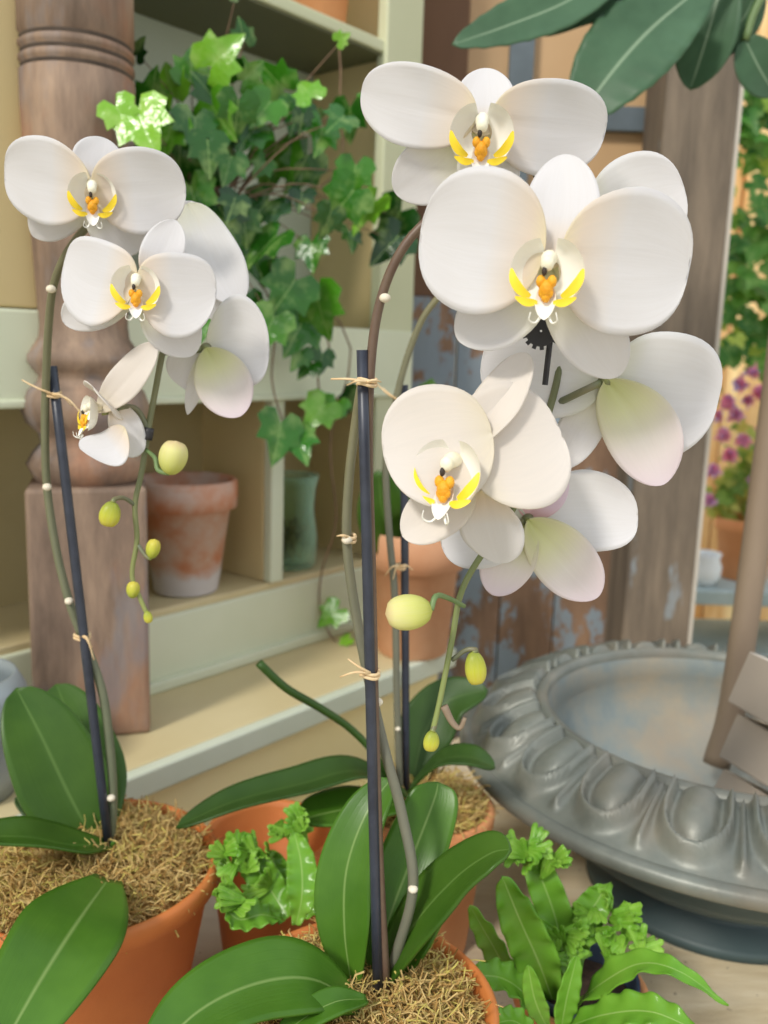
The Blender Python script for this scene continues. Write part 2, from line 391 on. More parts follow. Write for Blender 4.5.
PROF = {'petal': (.45, .42), 'sepal': (.62, .58), 'narrow': (.7, .75), 'round': (.5, .46)}
def petal(mb, base, tip, w, nrm, kind='petal', bend=.08, cup=.12, sway=0, ruffle=.02, z=.5, skew=0, nt=22, nv=16):
    base, tip = V(base), V(tip); ax = tip - base; L = ax.length; ax.normalize()
    a = V(nrm).cross(ax).normalized(); nn = ax.cross(a).normalized()
    if nn.dot(nrm) < 0: nn = -nn
    pa, pb = PROF[kind]; tm = pa / (pa + pb); nm = tm ** pa * (1 - tm) ** pb
    ph = z * 40; vs = []; uv = []
    for i in range(nt + 1):
        t = (1 - math.cos(math.pi * i / nt)) / 2
        p = (max(t, 0) ** pa) * (max(1 - t, 0) ** pb) / nm
        p = max(p, .10 * (1 - t) if t < .5 else 0)
        for k in range(nv + 1):
            v = -1 + 2 * k / nv
            h = w / 2 * p
            off = -bend * L * t * t + cup * w * .5 * (v * v) * p + .012 * L * math.exp(-(v / .12) ** 2) * (1 - t) * -1
            off += ruffle * L * p * abs(v) ** 2 * math.sin(3.1 * t * 3 + v * 2.2 + ph)
            vs.append(base + ax * (L * t + skew * w * v * p * .5) + a * (h * v + sway * w * math.sin(math.pi * t)) + nn * off); uv.append((t, v, z))
    q = nv + 1
    mb.add(vs, [(i * q + k, i * q + k + 1, (i + 1) * q + k + 1, (i + 1) * q + k) for i in range(nt) for k in range(nv)], 0, uv)

def lip_mesh(c, n, u, s):
    """three-lobed lip: two upright side lobes with yellow streaks, orange callus, tongue with two tendrils"""
    mb = MB(); r = u.cross(n).normalized()
    def at(x, y, zf): return c + r * (x * s) + u * (y * s) + n * (zf * s)
    for sg in (-1, 1):
        # side lobe: half of a small flared cup
        vs = []; uv = []; NI, NJ = 16, 8
        for i in range(NI + 1):
            t = i / NI; an = -1.15 + 2.45 * t
            for j in range(NJ + 1):
                q = j / NJ; sh = .55 + .45 * math.sin(math.pi * (.12 + .76 * t)) ** .6
                rad = .045 + .095 * (q ** .8) * sh
                vs.append(at(sg * rad * math.cos(an) * .95, rad * math.sin(an) * 1.05 - .018, .012 + .075 * q * q * sh)); uv.append((t, q, .5))
        mb.add(vs, [(i * (NJ + 1) + j, i * (NJ + 1) + j + 1, (i + 1) * (NJ + 1) + j + 1, (i + 1) * (NJ + 1) + j) for i in range(NI) for j in range(NJ)], 0, uv)
        # yellow streaks on the lobe rim
        sp = lambda t: math.sin(math.pi * min(1, t * .9 + .07)) ** .7
        blade(mb, [at(sg * .055, -.098, .09), at(sg * .088, -.078, .102), at(sg * .116, -.04, .102), at(sg * .128, .0, .092)], s * .036, n, sp, .1, 12, 4, mi=1)
        blade(mb, [at(sg * .028, -.118, .095), at(sg * .065, -.118, .105), at(sg * .11, -.10, .098)], s * .03, n, sp, .1, 10, 4, mi=1)
        tube(mb, [at(sg * .012, -.165, .09), at(sg * .03, -.19, .11), at(sg * .05, -.18, .135), at(sg * .045, -.15, .145)], lambda t: s * .006 * (1 - .7 * t), 6, 10, 0)
    # tongue
    petal(mb, at(0, -.05, .04), at(0, -.185, .10), .075 * s, n, 'sepal', -.1, .5, 0, 0)
    # callus
    for (x, y, rr) in ((0, -.07, .026), (-.02, -.045, .018), (.02, -.045, .018), (0, -.098, .018), (-.013, -.085, .015), (.013, -.085, .015)):
        ellipsoid(mb, at(x, y, .09), r * (rr * s), u * (rr * 1.3 * s), n * (rr * s), 2, 8, 10)
    return mb

def flower(root, c, petals, n=None, u=(0, 0, 1), lip=None, size=.1, ped=None, front=None):
    """c pixel+Y; petals: (kind, tip px, tip py, dY, width px, opts)"""
    c3 = W(*c); n = V(n).normalized() if n else tocam(c3)
    cu = V(u); cu = (cu - n * cu.dot(n)).normalized(); rr = cu.cross(n)
    mb = MB()
    if lip:
        s = size
        mats = [m_colm, m_dark]
        tube(mb, [c3 - n * (.02 * s) + cu * (.03 * s), c3 + n * (.04 * s) + cu * (.035 * s), c3 + n * (.085 * s) + cu * (.02 * s)], lambda t: s * (.021 + .009 * math.sin(math.pi * t)), 12, 10, 0)
        ellipsoid(mb, c3 + n * (.085 * s) + cu * (.018 * s), rr * (.025 * s), cu * (.029 * s), n * (.022 * s), 0)
        ellipsoid(mb, c3 + n * (.098 * s) - cu * (.010 * s) - rr * (.008 * s), rr * (.010 * s), cu * (.017 * s), n * (.012 * s), 1)
    else:
        mats = [m_spikeb, m_spikeb]
        ellipsoid(mb, c3, rr * (.035 * size), cu * (.035 * size), n * (.035 * size), 0)
    if ped:
        pts = [W(*p) for p in ped] + [c3 - n * (.025 * size)]
        tube(mb, pts, lambda t: .0017, 8, 12, 0 if not lip else 2)
    fo = mb.build('flower', mats + [m_spikeb], root, True, c3)
    for i, p in enumerate(petals):
        kind, tx, ty, dy, wpx = p[:5]; o = dict(p[5]) if len(p) > 5 else {}
        mat_ = o.pop('mat', m_petal); bo = o.pop('base', None); pn = o.pop('n', None)
        lift = o.pop('lift', 0.0)
        b3 = (c3 if bo is None else W(bo[0], bo[1], c[2] + (bo[2] if len(bo) > 2 else 0))) + n * lift
        t3 = W(tx, ty, c[2] + dy)
        pm = MB(); petal(pm, b3, t3, M(wpx, c3), V(pn) if pn else n, kind, z=RND(), **o)
        nm = 'petal' if kind in ('petal', 'round') else 'sepal'
        ob = pm.build(nm, mat_, fo); solid(ob, .0006)
    if lip:
        lip_mesh(c3, n, cu, size).build('lip', [m_lipw, m_yel, m_org], fo)
    return fo

def bud(root, p, d, length, width, mat_, ped=None, name='bud'):
    mb = MB(); c = W(*p); d = V(d).normalized(); a = d.orthogonal().normalized(); b = d.cross(a)
    nu, nv = 14, 20; vs = []; uv = []
    for i in range(nu + 1):
        t = i / nu; r = (t ** .5) * ((1 - t) ** .42) / .60
        for k in range(nv):
            ph = 2 * math.pi * k / nv; rr = width / 2 * r * (1 + .07 * math.cos(3 * ph))
            vs.append(c + d * (length * (t - .5)) + (a * math.cos(ph) + b * math.sin(ph)) * rr); uv.append((t, math.cos(1.5 * ph), .5))
    mb.add(vs, [(i * nv + k, i * nv + (k + 1) % nv, (i + 1) * nv + (k + 1) % nv, (i + 1) * nv + k) for i in range(nu) for k in range(nv)], 0, uv)
    mats = [mat_]
    if ped:
        mats.append(m_spikeb if mat_ is not m_bud else m_woody)
        tube(mb, [W(*q) for q in ped] + [c - d * (length * .46)], lambda t: .0011 + .0003 * t, 8, 12, 1, z=.5)
    return mb.build(name, mats, root)

def moss(root, c, R, top, count, hole=None):
    mb = MB(); nr, nk = 12, 48; vs = []; uv = []
    c = V(c)
    for i in range(nr + 1):
        q = i / nr
        for k in range(nk):
            an = 2 * math.pi * k / nk; p = V((math.cos(an) * R * q, math.sin(an) * R * q, 0))
            h = top * (1 - q ** 2.5) + .006 * noise.noise((c + p) * 60)
            vs.append(c + p + V((0, 0, h))); uv.append((q, 0, .1))
    mb.add(vs, [(i * nk + k, i * nk + (k + 1) % nk, (i + 1) * nk + (k + 1) % nk, (i + 1) * nk + k) for i in range(nr) for k in range(nk)], 0, uv)
    for _ in range(count):
        q = math.sqrt(RND()) * .93; an = U(0, 6.283)
        p = c + V((math.cos(an) * R * q, math.sin(an) * R * q, top * (1 - q ** 2.5) + U(-.002, .004)))
        pts = [p]; d = V((U(-1, 1), U(-1, 1), U(.1, 1.0))).normalized(); l = U(.0022, .0055)
        for k in range(4):
            d = (d + V((U(-1, 1), U(-1, 1), U(-1.0, .5))) * .8).normalized(); pts.append(pts[-1] + d * l)
        tube(mb, pts, lambda t, r=U(.00025, .0006): r, 3, None, 0, U(.05, 1), False)
    return mb.build('moss', m_moss, root)

def pot_mesh(c, R, H, lip_h=.018, taper=.68, th=.005, flare=.0035):
    mb = MB(); r0 = R * taper; ri = R - flare
    rb = r0 + (ri - r0) * (H - lip_h) / H
    prof = [(.001, 0), (r0 - .003, 0), (r0, .003), (rb, H - lip_h), (R - .001, H - lip_h + .002), (R, H - lip_h * .5), (R, H - .003), (R - .0025, H), (R - th, H - .001), (R - th - .002, H - .005), (r0 - th + .012 * 0, .012), (.001, .012)]
    lathe(mb, prof, c, 72); return mb
def smooth_angle(o): return o

def raffia_tie(root, p, r, tails=((-8, 0), (-14, 3)), name='tie'):
    mb = MB(); c = W(*p)
    for dz in (-.0011, .0008):
        pts = [c + V((math.cos(a) * r, math.sin(a) * r, dz + .0006 * math.sin(a * 2))) for a in [2 * math.pi * k / 14 for k in range(15)]]
        tube(mb, pts, .0009, 6)
    for (dx, dy) in tails:
        e = W(p[0] + dx, p[1] + dy, p[2] - r); m_ = W(p[0] + dx * .5, p[1] + dy * .3 - 2, p[2] - r - .003)
        tube(mb, [W(p[0], p[1], p[2] - r), m_, e], lambda t: .0008 * (1 - .5 * t), 5, 8)
    return mb.build(name, m_raffia, root)
def nodes(mb_pts, r, root):
    for p in mb_pts:
        mb = MB(); c = W(*p); ellipsoid(mb, c, V((r, 0, 0)), V((0, r, 0)), V((0, 0, r * .8)), 0, 8, 10)
        mb.build('spike_node', m_node, root)

# ================================================================== ORCHID A : front centre
def cyl_cane(root, p0, p1, r):
    mb = MB(); tube(mb, [W(*p0), W(*p1)], r, 12, 6)
    return mb.build('cane', m_cane, root)
def spike(root, pts, r, m, n=70):
    mb = MB(); tube(mb, [W(*p) for p in pts], r, 10, n); return mb.build('flower_spike', m, root)
def leaf(root, pts, wpx, nrm, m, fold=.2, prof=None, name='leaf', **k):
    P = [W(*p) for p in pts]; mb = MB(); mid = P[len(P) // 2]
    blade(mb, P, M(wpx, mid), nrm, prof, fold, 30, 12, **k)
    ob = mb.build(name, m, root); solid(ob, .0016); return ob
TZ = .75     # table top height
pa = W(362, 1000, .409); A_loc = V((pa.x, .409, TZ)); A_rim = pa.z
A = thing('potted_orchid', 'front centre potted white orchid with the largest blooms on a tall arching spike', 'orchid', A_loc)
pot_mesh(A_loc, .070, A_rim - TZ, .020).build('pot', m_terra, A)
moss(A, V((A_loc.x, A_loc.y, A_rim - .012)), .064, .012, 5000)
cyl_cane(A, (378, 1000, .412), (362, 350, .412), .0026)
spike(A, [(386, 990, .414), (379, 860, .414), (374, 700, .414), (371, 560, .414), (368, 440, .414), (372, 350, .413), (383, 292, .412), (405, 245, .41), (440, 208, .41), (466, 178, .41), (482, 140, .415), (505, 128, .42), (535, 170, .425), (556, 250, .42), (562, 330, .415), (556, 385, .41), (536, 450, .405), (515, 505, .40), (488, 545, .40), (462, 590, .40), (452, 640, .398), (440, 700, .396), (431, 738, .395)], lambda t: .0025 - .0012 * t, m_spike, 110)
spike(A, [(392, 968, .42), (413, 888, .415), (402, 815, .418), (386, 755, .42), (372, 695, .425), (357, 620, .428), (347, 545, .428), (349, 480, .426), (356, 420, .424), (363, 375, .42)], lambda t: .0028 - .0006 * t, m_spikeg, 60)
nodes([(413, 889, .4125), (378, 702, .421), (385, 298, .409), (347, 540, .424)], .0026, A)
raffia_tie(A, (367, 382, .412), .0042, ((-36, -3), (-20, 3), (14, 0)))
raffia_tie(A, (370, 673, .413), .0044, ((-30, 4), (-22, -14)))
raffia_tie(A, (349, 538, .427), .0030, ((-12, -2),))
UP = V((0, 0, 1)); TC = tocam(A_loc + UP * .15)
leaf(A, [(352, 985, .415), (345, 930, .418), (347, 870, .425), (366, 815, .435), (392, 778, .445)], 62, TC + V((-.3, 0, .1)), m_oleaf2, .22)
leaf(A, [(372, 975, .425), (392, 910, .435), (415, 850, .45), (434, 800, .46), (438, 782, .465)], 66, TC + V((.1, 0, .2)), m_oleaf2, .22)
leaf(A, [(380, 985, .42), (415, 925, .42), (455, 880, .418), (490, 855, .412), (511, 850, .408)], 66, UP * 1.0 + TC * .6 + V((-.3, 0, 0)), m_oleaf, .2)
leaf(A, [(356, 1003, .40), (310, 980, .385), (255, 985, .37), (195, 1015, .35), (140, 1075, .33)], 92, UP + TC * .75, m_oleaf2, .18)
leaf(A, [(366, 1000, .385), (335, 1003, .375), (300, 1022, .365), (270, 1050, .355)], 34, UP + TC * .6, m_oleaf2, .25)
leaf(A, [(384, 985, .43), (410, 950, .432), (432, 915, .435), (446, 898, .437)], 34, TC + V((-.3, 0, .3)), m_oleaf2, .25)

P_, S_, N_ = 'petal', 'sepal', 'narrow'
# F1 top bloom
flower(A, (482, 128, .395), [
    (S_, 396, 194, .022, 66, dict(mat=m_sepw, bend=.0, lift=-.006, base=(464, 140), sway=.05)),
    (S_, 494, 208, .014, 64, dict(mat=m_sepw, bend=.02, lift=-.004)),
    (S_, 487, 66, .010, 58, dict(bend=.05, base=(483, 136))),
    (P_, 360, 92, .008, 78, dict(bend=.04, sway=.02, lift=.002, base=(476, 118))),
    (P_, 608, 132, .008, 92, dict(bend=.06, lift=.002, sway=-.03, base=(490, 118)))],
    n=tocam(W(482, 128, .395)) + V((0, 0, -.12)), lip=1, size=.098)
# F2 the largest bloom
flower(A, (550, 268, .355), [
    (S_, 457, 340, .020, 74, dict(mat=m_sepw, bend=.02, lift=-.004, sway=.04)),
    (S_, 618, 378, .020, 72, dict(mat=m_sepw, bend=.02, lift=-.004)),
    (S_, 566, 152, .012, 74, dict(bend=.04, lift=-.001, sway=-.05)),
    (P_, 420, 232, .006, 142, dict(bend=.05, lift=.002, sway=.0, base=(545, 252))),
    (P_, 692, 270, .006, 144, dict(bend=.05, lift=.002, sway=.0, base=(560, 256)))],
    n=tocam(W(550, 268, .355)) + V((-.12, 0, -.02)), lip=1, size=.104)
# F3 bloom behind the big one, seen from its back
flower(A, (590, 225, .43), [
    (P_, 682, 188, .0, 100, dict(mat=m_backw, bend=-.06, sway=.0)),
    (S_, 640, 285, .004, 50, dict(mat=m_backw))], size=.09, ped=[(558, 270, .42)])
# F4 right bloom seen from behind
flower(A, (606, 380, .405), [
    (P_, 712, 398, .012, 128, dict(mat=m_backw, bend=-.10, sway=-.05)),
    (P_, 484, 362, .016, 96, dict(mat=m_backw, bend=-.10)),
    (S_, 562, 464, .014, 46, dict(mat=m_sepw, bend=-.15)),
    (S_, 662, 480, .004, 74, dict(mat=m_back, bend=-.10, lift=.003, sway=.08))], size=.10, ped=[(560, 402, .41), (585, 390, .40)])
# F5 creamy bloom facing left
n5 = tocam(W(462, 470, .36)) + V((-.45, 0, .02))
flower(A, (456, 470, .362), [
    (S_, 402, 536, .004, 58, dict(mat=m_cream, bend=.02, lift=-.003, base=(472, 492), sway=-.05)),
    (S_, 500, 565, .018, 70, dict(mat=m_petal, bend=.04, lift=-.006, base=(478, 490))),
    (S_, 526, 350, .024, 52, dict(mat=m_cream, bend=.04, lift=-.002, base=(468, 450))),
    (P_, 384, 455, -.002, 124, dict(mat=m_cream, bend=.03, base=(490, 432), lift=-.002, sway=.02)),
    (P_, 563, 428, .014, 138, dict(mat=m_cream, bend=.07, lift=.0, base=(462, 462), sway=-.02))],
    n=n5, lip=1, size=.112)
# F6 lowest bloom seen from behind
flower(A, (528, 520, .405), [
    (S_, 553, 458, .004, 54, dict(mat=m_pink, bend=-.1)),
    (P_, 632, 518, .016, 84, dict(mat=m_backw, bend=-.10, sway=.10, lift=-.003)),
    (P_, 444, 545, .008, 70, dict(mat=m_backw, bend=-.12)),
    (S_, 596, 596, .002, 62, dict(mat=m_back, bend=-.04, lift=.005)),
    (S_, 493, 592, .004, 54, dict(mat=m_back, bend=-.1, lift=.002))], size=.09, ped=[(505, 523, .40), (515, 524, .40)])
bud(A, (409, 612, .375), (-1, 0, -.12), M(48, W(409, 612, .375)), M(40, W(409, 612, .375)), m_bud, [(464, 606, .40), (448, 598, .388), (436, 596, .378)])
bud(A, (475, 668, .395), (.15, 0, -1), M(36, W(475, 668, .395)), M(24, W(475, 668, .395)), m_budg, [(452, 660, .398), (466, 650, .396), (476, 650, .395)])
bud(A, (431, 741, .394), (-.1, 0, -1), M(22, W(431, 741, .394)), M(18, W(431, 741, .394)), m_budg, [(436, 722, .396)])
mb = MB(); tube(mb, [W(444, 706, .395), W(452, 722, .394), W(460, 728, .393), W(465, 718, .392)], lambda t: .0016 * (1 - .6 * t) + .0003, 8, 12); mb.build('withered_tip', m_pole, A)
# black toothed clip on the spike, with its thin wire
mb = MB(); pc = W(541, 331, .395); n_ = tocam(pc)
prof = []
lathe(mb, [(.0005, -.004), (.0062, -.004), (.0066, -.003), (.0066, .003), (.0062, .004), (.0005, .004)], pc, 28, 0, n_)
for k in range(14):
    an = 6.283 * k / 14; a = n_.orthogonal().normalized(); b = n_.cross(a); d = a * math.cos(an) + b * math.sin(an)
    mb.add(*box_pts(pc + d * .0068, d * .0012, n_.cross(d) * .0009, n_ * .0038))
tube(mb, [W(556, 300, .40), W(552, 325, .396), W(549, 350, .395), W(545, 385, .395)], .0013, 8, 10)
clip_ = mb.build('support_clip', m_clip, A, False); clip_['label'] = 'black toothed support clip on the spike'

# ================================================================== ORCHID B : left
pb = W(90, 860, .531); B_loc = V((pb.x, .531, TZ)); B_rim = pb.z
B = thing('potted_orchid', 'left potted white orchid with smaller blooms, before the turned post', 'orchid', B_loc)
pot_mesh(B_loc, .083, B_rim - TZ, .016, .66).build('pot', m_terra, B)
moss(B, V((B_loc.x, B_loc.y, B_rim - .012)), .077, .016, 6500)
cyl_cane(B, (109, 850, .535), (52, 366, .535), .0029)
spike(B, [(110, 848, .54), (113, 790, .54), (106, 712, .54), (97, 674, .54), (82, 636, .541), (69, 601, .54), (56, 548, .54), (47, 487, .54), (45, 430, .535), (46, 380, .53), (49, 320, .52), (55, 280, .51), (72, 245, .50), (98, 220, .50), (130, 225, .50), (155, 265, .495), (166, 325, .485), (160, 365, .48), (150, 420, .478), (142, 470, .476), (135, 505, .475), (137, 540, .475), (132, 575, .474), (140, 598, .473), (148, 616, .472)], lambda t: .0030 - .0018 * t, m_spikeb, 110)
nodes([(111, 798, .536), (69, 601, .536), (47, 487, .53), (51, 289, .508)], .0028, B)
raffia_tie(B, (52, 394, .535), .0046, ((-30, -14), (-24, -10), (34, 26), (20, 12)))
raffia_tie(B, (82, 636, .538), .0046, ((12, 24), (10, 12)))
TCB = tocam(B_loc + UP * .15)
leaf(B, [(96, 845, .548), (68, 793, .553), (42, 738, .56), (16, 688, .57)], 90, TCB + V((.1, 0, .1)), m_oleaf, .2)
leaf(B, [(101, 838, .56), (90, 780, .585), (72, 725, .605), (56, 684, .62)], 74, TCB + V((.2, 0, .05)), m_oleaf, .2)
leaf(B, [(106, 846, .53), (70, 846, .51), (25, 838, .49), (-40, 838, .47)], 62, UP * .8 + TCB * .15, m_oleaf, .3)
leaf(B, [(108, 880, .49), (76, 925, .43), (38, 985, .39), (-4, 1060, .36)], 116, UP * .6 + TCB, m_oleaf2, .12)
leaf(B, [(95, 850, .58), (55, 828, .60), (15, 798, .61)], 30, UP + TCB * .5, m_oleafd, .2)
leaf(B, [(96, 885, .525), (97, 862, .53), (104, 838, .535)], 30, TCB, m_oleaf2, .3, lambda t: .8, 'leaf_base')
# L1
flower(B, (92, 190, .475), [
    (S_, 33, 236, .020, 50, dict(mat=m_sepw, bend=.0, cup=.0, lift=-.008, sway=-.05)),
    (S_, 136, 254, .016, 56, dict(mat=m_sepw, bend=.02, lift=-.004)),
    (S_, 105, 137, .008, 52, dict(bend=.05, lift=-.001)),
    (P_, 2, 172, .004, 84, dict(bend=.05, lift=.002, sway=.0)),
    (P_, 185, 188, .002, 84, dict(bend=.06, lift=.003, sway=-.02))],
    n=tocam(W(92, 190, .475)) + V((0, 0, -.15)), lip=1, size=.088)
# L3 behind right
flower(B, (190, 262, .51), [
    (P_, 194, 202, .006, 44, dict(mat=m_backw, bend=.0, base=(184, 270))),
    (P_, 237, 304, .0, 54, dict(mat=m_backw, bend=-.05, base=(186, 204), lift=.002)),
    (S_, 226, 320, .004, 40, dict(mat=m_backw))], n=tocam(W(190, 262, .5)) + V((.3, 0, 0)), size=.08, ped=[(160, 285, .495)])
# L2
flower(B, (137, 285, .455), [
    (S_, 62, 322, .014, 48, dict(mat=m_sepw, bend=.02, lift=-.004, sway=.0)),
    (S_, 194, 355, .014, 56, dict(mat=m_sepw, bend=.02, lift=-.004, base=(145, 292))),
    (S_, 176, 220, .006, 42, dict(bend=.05, lift=-.001, base=(148, 284))),
    (P_, 62, 262, .002, 86, dict(bend=.06, lift=.003, sway=.12)),
    (P_, 216, 290, .002, 84, dict(bend=.06, lift=.003, sway=-.10))],
    n=tocam(W(137, 285, .455)) + V((-.1, 0, 0)), lip=1, size=.088)
# L4 seen from behind
flower(B, (206, 348, .49), [
    (P_, 268, 350, .008, 92, dict(mat=m_backw, bend=-.12, sway=.08)),
    (P_, 180, 382, .010, 50, dict(mat=m_backw, bend=-.12)),
    (N_, 187, 416, .004, 18, dict(mat=m_sepw)),
    (S_, 240, 416, .0, 56, dict(mat=m_back, bend=-.1, lift=.003))], size=.085, ped=[(161, 352, .481), (185, 352, .482)])
# L5 small bloom in profile
n5 = V((-.95, -.6, .12))
flower(B, (98, 412, .465), [
    (S_, 160, 346, .004, 36, dict(mat=m_cream, bend=-.12, n=(-.5, -.8, -.3))),
    (P_, 90, 388, -.018, 50, dict(mat=m_cream, bend=.05, n=(-.6, -.8, 0), base=(118, 412, .004))),
    (S_, 82, 452, -.010, 46, dict(mat=m_petal, bend=-.15, sway=.35, n=(-.3, -.9, .4), base=(125, 428, .0))),
    (P_, 138, 456, .004, 34, dict(mat=m_petal, bend=.1, n=(.5, -.8, 0), base=(116, 405, .004)))],
    n=n5, lip=1, size=.075, ped=[(149, 432, .478), (134, 408, .474)])
bud(B, (173, 458, .465), (.25, -.1, 1), M(36, W(173, 458, .465)), M(32, W(173, 458, .465)), m_bud, [(146, 450, .476), (155, 458, .47), (158, 470, .466)])
bud(B, (110, 514, .465), (-.25, 0, -1), M(27, W(110, 514, .465)), M(23, W(110, 514, .465)), m_budg, [(135, 505, .475), (124, 498, .47), (115, 499, .466)])
bud(B, (153, 549, .472), (.2, 0, 1), M(21, W(153, 549, .47)), M(16, W(153, 549, .47)), m_budg, [(138, 545, .475), (146, 556, .473)])
bud(B, (133, 590, .472), (.1, 0, 1), M(18, W(133, 590, .47)), M(15, W(133, 590, .47)), m_budg)
bud(B, (148, 617, .471), (.2, 0, -1), M(13, W(148, 617, .47)), M(10, W(148, 617, .47)), m_budg)
mb = MB(); tube(mb, [W(149, 428, .477), W(147, 440, .476)], .0028, 10, 3); c5 = mb.build('support_clip', m_clip, B)

# ================================================================== ORCHID D : behind right
pd = W(426, 802, .642); D_loc = V((pd.x, .642, TZ)); D_rim = pd.z
D = thing('potted_orchid', 'bloomless orchid with dark cane and cut spike, mossy terracotta pot beside the urn rim', 'orchid', D_loc)
pot_mesh(D_loc, .053, D_rim - TZ, .016).build('pot', m_terrab, D)
moss(D, V((D_loc.x, D_loc.y, D_rim - .010)), .048, .018, 2600)
cyl_cane(D, (406, 800, .635), (404, 385, .635), .0030)
spike(D, [(400, 800, .63), (397, 700, .63), (395, 600, .63), (389, 530, .628), (386, 460, .628), (396, 400, .628), (408, 355, .626), (423, 318, .624), (441, 294, .622)], lambda t: .0028 - .0006 * t, m_spikeg, 60)
raffia_tie(D, (401, 402, .632), .0046, ((-28, -22), (-18, -14), (16, 16)))
raffia_tie(D, (399, 566, .632), .0046, ((14, 4), (-14, 10), (-6, 14)))
nodes([(398, 729, .626)], .002, D)
leaf(D, [(412, 800, .62), (360, 772, .60), (300, 785, .575), (235, 802, .555), (176, 828, .54)], 52, UP + V((0, -.1, 0)), m_oleafd, .25)
leaf(D, [(405, 805, .61), (360, 808, .59), (322, 815, .575), (300, 822, .565)], 58, UP + TC * .4, m_oleaf2, .25)
leaf(D, [(412, 785, .65), (424, 735, .665), (448, 702, .675), (488, 690, .675)], 58, TC + V((.1, 0, .5)), m_oleafd, .2)
leaf(D, [(410, 790, .61), (440, 762, .60), (470, 758, .59), (495, 768, .585)], 44, UP + TC * .2, m_oleafd, .2)
mb = MB(); tube(mb, [W(395, 800, .62), W(380, 762, .605), (W(352, 730, .60)), W(320, 708, .59), W(286, 688, .58), W(259, 663, .575)], lambda t: .0026 + .0004 * t, 8, 30); mb.build('aerial_root', m_oleafd, D)

# ================================================================== empty pot E
pe = W(270, 830, .613); E_loc = V((pe.x, .613, TZ))
mbp = pot_mesh(E_loc, .049, pe.z - TZ, .016)
tag(mbp.build('terracotta_pot', m_terra, None, True, E_loc), 'empty terracotta pot behind the small crested fern', 'pot')

# ================================================================== ferns
def frond(root, pts, wpx, nrm, ruffle=.08, fold=.25, prof=None, m=m_frond, rf=6):
    P = [W(*p) for p in pts]; mb = MB()
    prof = prof or (lambda t: (min(1, t * 2.2 + .22)) * (1 - t ** 4) ** .6 if t < 1 else 0)
    blade(mb, P, M(wpx, P[len(P) // 2]), nrm, prof, fold, 46, 12, ruffle, rf)
    ob = mb.build('frond', m, root); solid(ob, .0006); return ob
def crest(root, pts, size, n, nrm):
    """curly divided tip of a crested frond"""
    mb = MB()
    for i in range(n):
        p = W(*pts[i % len(pts)]); k = size * .35
        p = p + V((U(-k, k), U(-k, k), U(-k, k)))
        d = (V((U(-1, 1), U(-1, .3), U(-.2, 1)))).normalized(); q = p + d * size * U(.7, 1.2)
        side = V((U(-1, 1), U(-1, 1), U(-1, 1))) * size * .3
        nn = V(nrm) + V((U(-.6, .6), U(-.6, .6), U(-.2, .8)))
        tipf = lambda t: (.35 + .65 * t) * (1 - t ** 6) ** .5 if t < 1 else 0
        for f in (-.5, .0, .5):      # each tip divides into three small rounded lobes
            sd = nn.cross(d).normalized() * (f * size * .75)
            blade(mb, [p - d * size * .5, p + sd * .3, q + sd, q + sd * 1.25 + side * .5 + d * size * .25], size * U(.42, .6), nn, tipf, .45, 8, 4, .05, 1)
    ob = mb.build('frond_crest', m_crest, root); solid(ob, .0005); return ob
pf = W(580, 982, .51); F_loc = V((pf.x, .51, TZ))
F = thing('potted_fern', 'bright green fern with blue liner in its terracotta pot, at right front', 'fern', F_loc)
pot_mesh(F_loc, .043, pf.z - TZ, .015).build('pot', m_terrab, F)
mb = MB(); lathe(mb, [(.001, .03), (.029, .03), (.034, pf.z - TZ + .004), (.0365, pf.z - TZ + .006), (.0365, pf.z - TZ + .002), (.034, pf.z - TZ - .006), (.030, .034)], F_loc, 40); mb.build('plastic_liner', m_blueplastic, F)
mb = MB(); ellipsoid(mb, V((F_loc.x, F_loc.y, pf.z - .006)), V((.032, 0, 0)), V((0, .032, 0)), V((0, 0, .006))); mb.build('soil', m_soil, F)
TF = tocam(F_loc + UP * .1)
frond(F, [(556, 1010, .50), (540, 965, .485), (520, 920, .475), (502, 876, .47)], 46, TF + V((-.2, 0, .3)))
frond(F, [(548, 1000, .505), (512, 975, .495), (490, 940, .49), (470, 905, .488)], 30, TF + V((-.5, 0, .3)))
frond(F, [(568, 975, .515), (556, 920, .525), (540, 875, .53), (528, 848, .53)], 36, TF + V((0, 0, .2)))
frond(F, [(575, 975, .515), (580, 930, .525), (598, 900, .53), (606, 885, .532)], 34, TF + V((.2, 0, .2)))
frond(F, [(572, 1010, .495), (600, 985, .47), (640, 964, .455), (680, 972, .44), (728, 1006, .43)], 42, UP + TF * .7, .05, .2, lambda t: min(1, t * 3 + .3) * (1 - t ** 1.5) ** .8 if t < 1 else 0)
frond(F, [(560, 1030, .47), (605, 1015, .45), (650, 1012, .435), (696, 1030, .42)], 40, UP + TF * .7)
frond(F, [(560, 1035, .465), (566, 1000, .465), (577, 955, .47)], 26, TF + V((.5, 0, 0)), .04)
frond(F, [(548, 1030, .48), (525, 995, .475), (500, 978, .47), (468, 976, .468)], 40, UP + TF * .6, .08)
frond(F, [(548, 1030, .465), (535, 1000, .46), (528, 965, .46)], 22, TF, .05)
frond(F, [(540, 1040, .44), (515, 1022, .43), (494, 1024, .415)], 30, UP + TF)
crest(F, [(520, 850, .53), (535, 845, .53), (548, 858, .53), (530, 862, .525), (545, 872, .525)], .010, 16, TF)
crest(F, [(590, 915, .525), (605, 895, .53), (615, 915, .525), (628, 938, .515), (600, 935, .515), (612, 950, .51), (640, 946, .51)], .011, 22, TF)
crest(F, [(560, 940, .51), (575, 930, .51), (555, 952, .505), (585, 952, .505), (570, 945, .505)], .010, 13, TF)

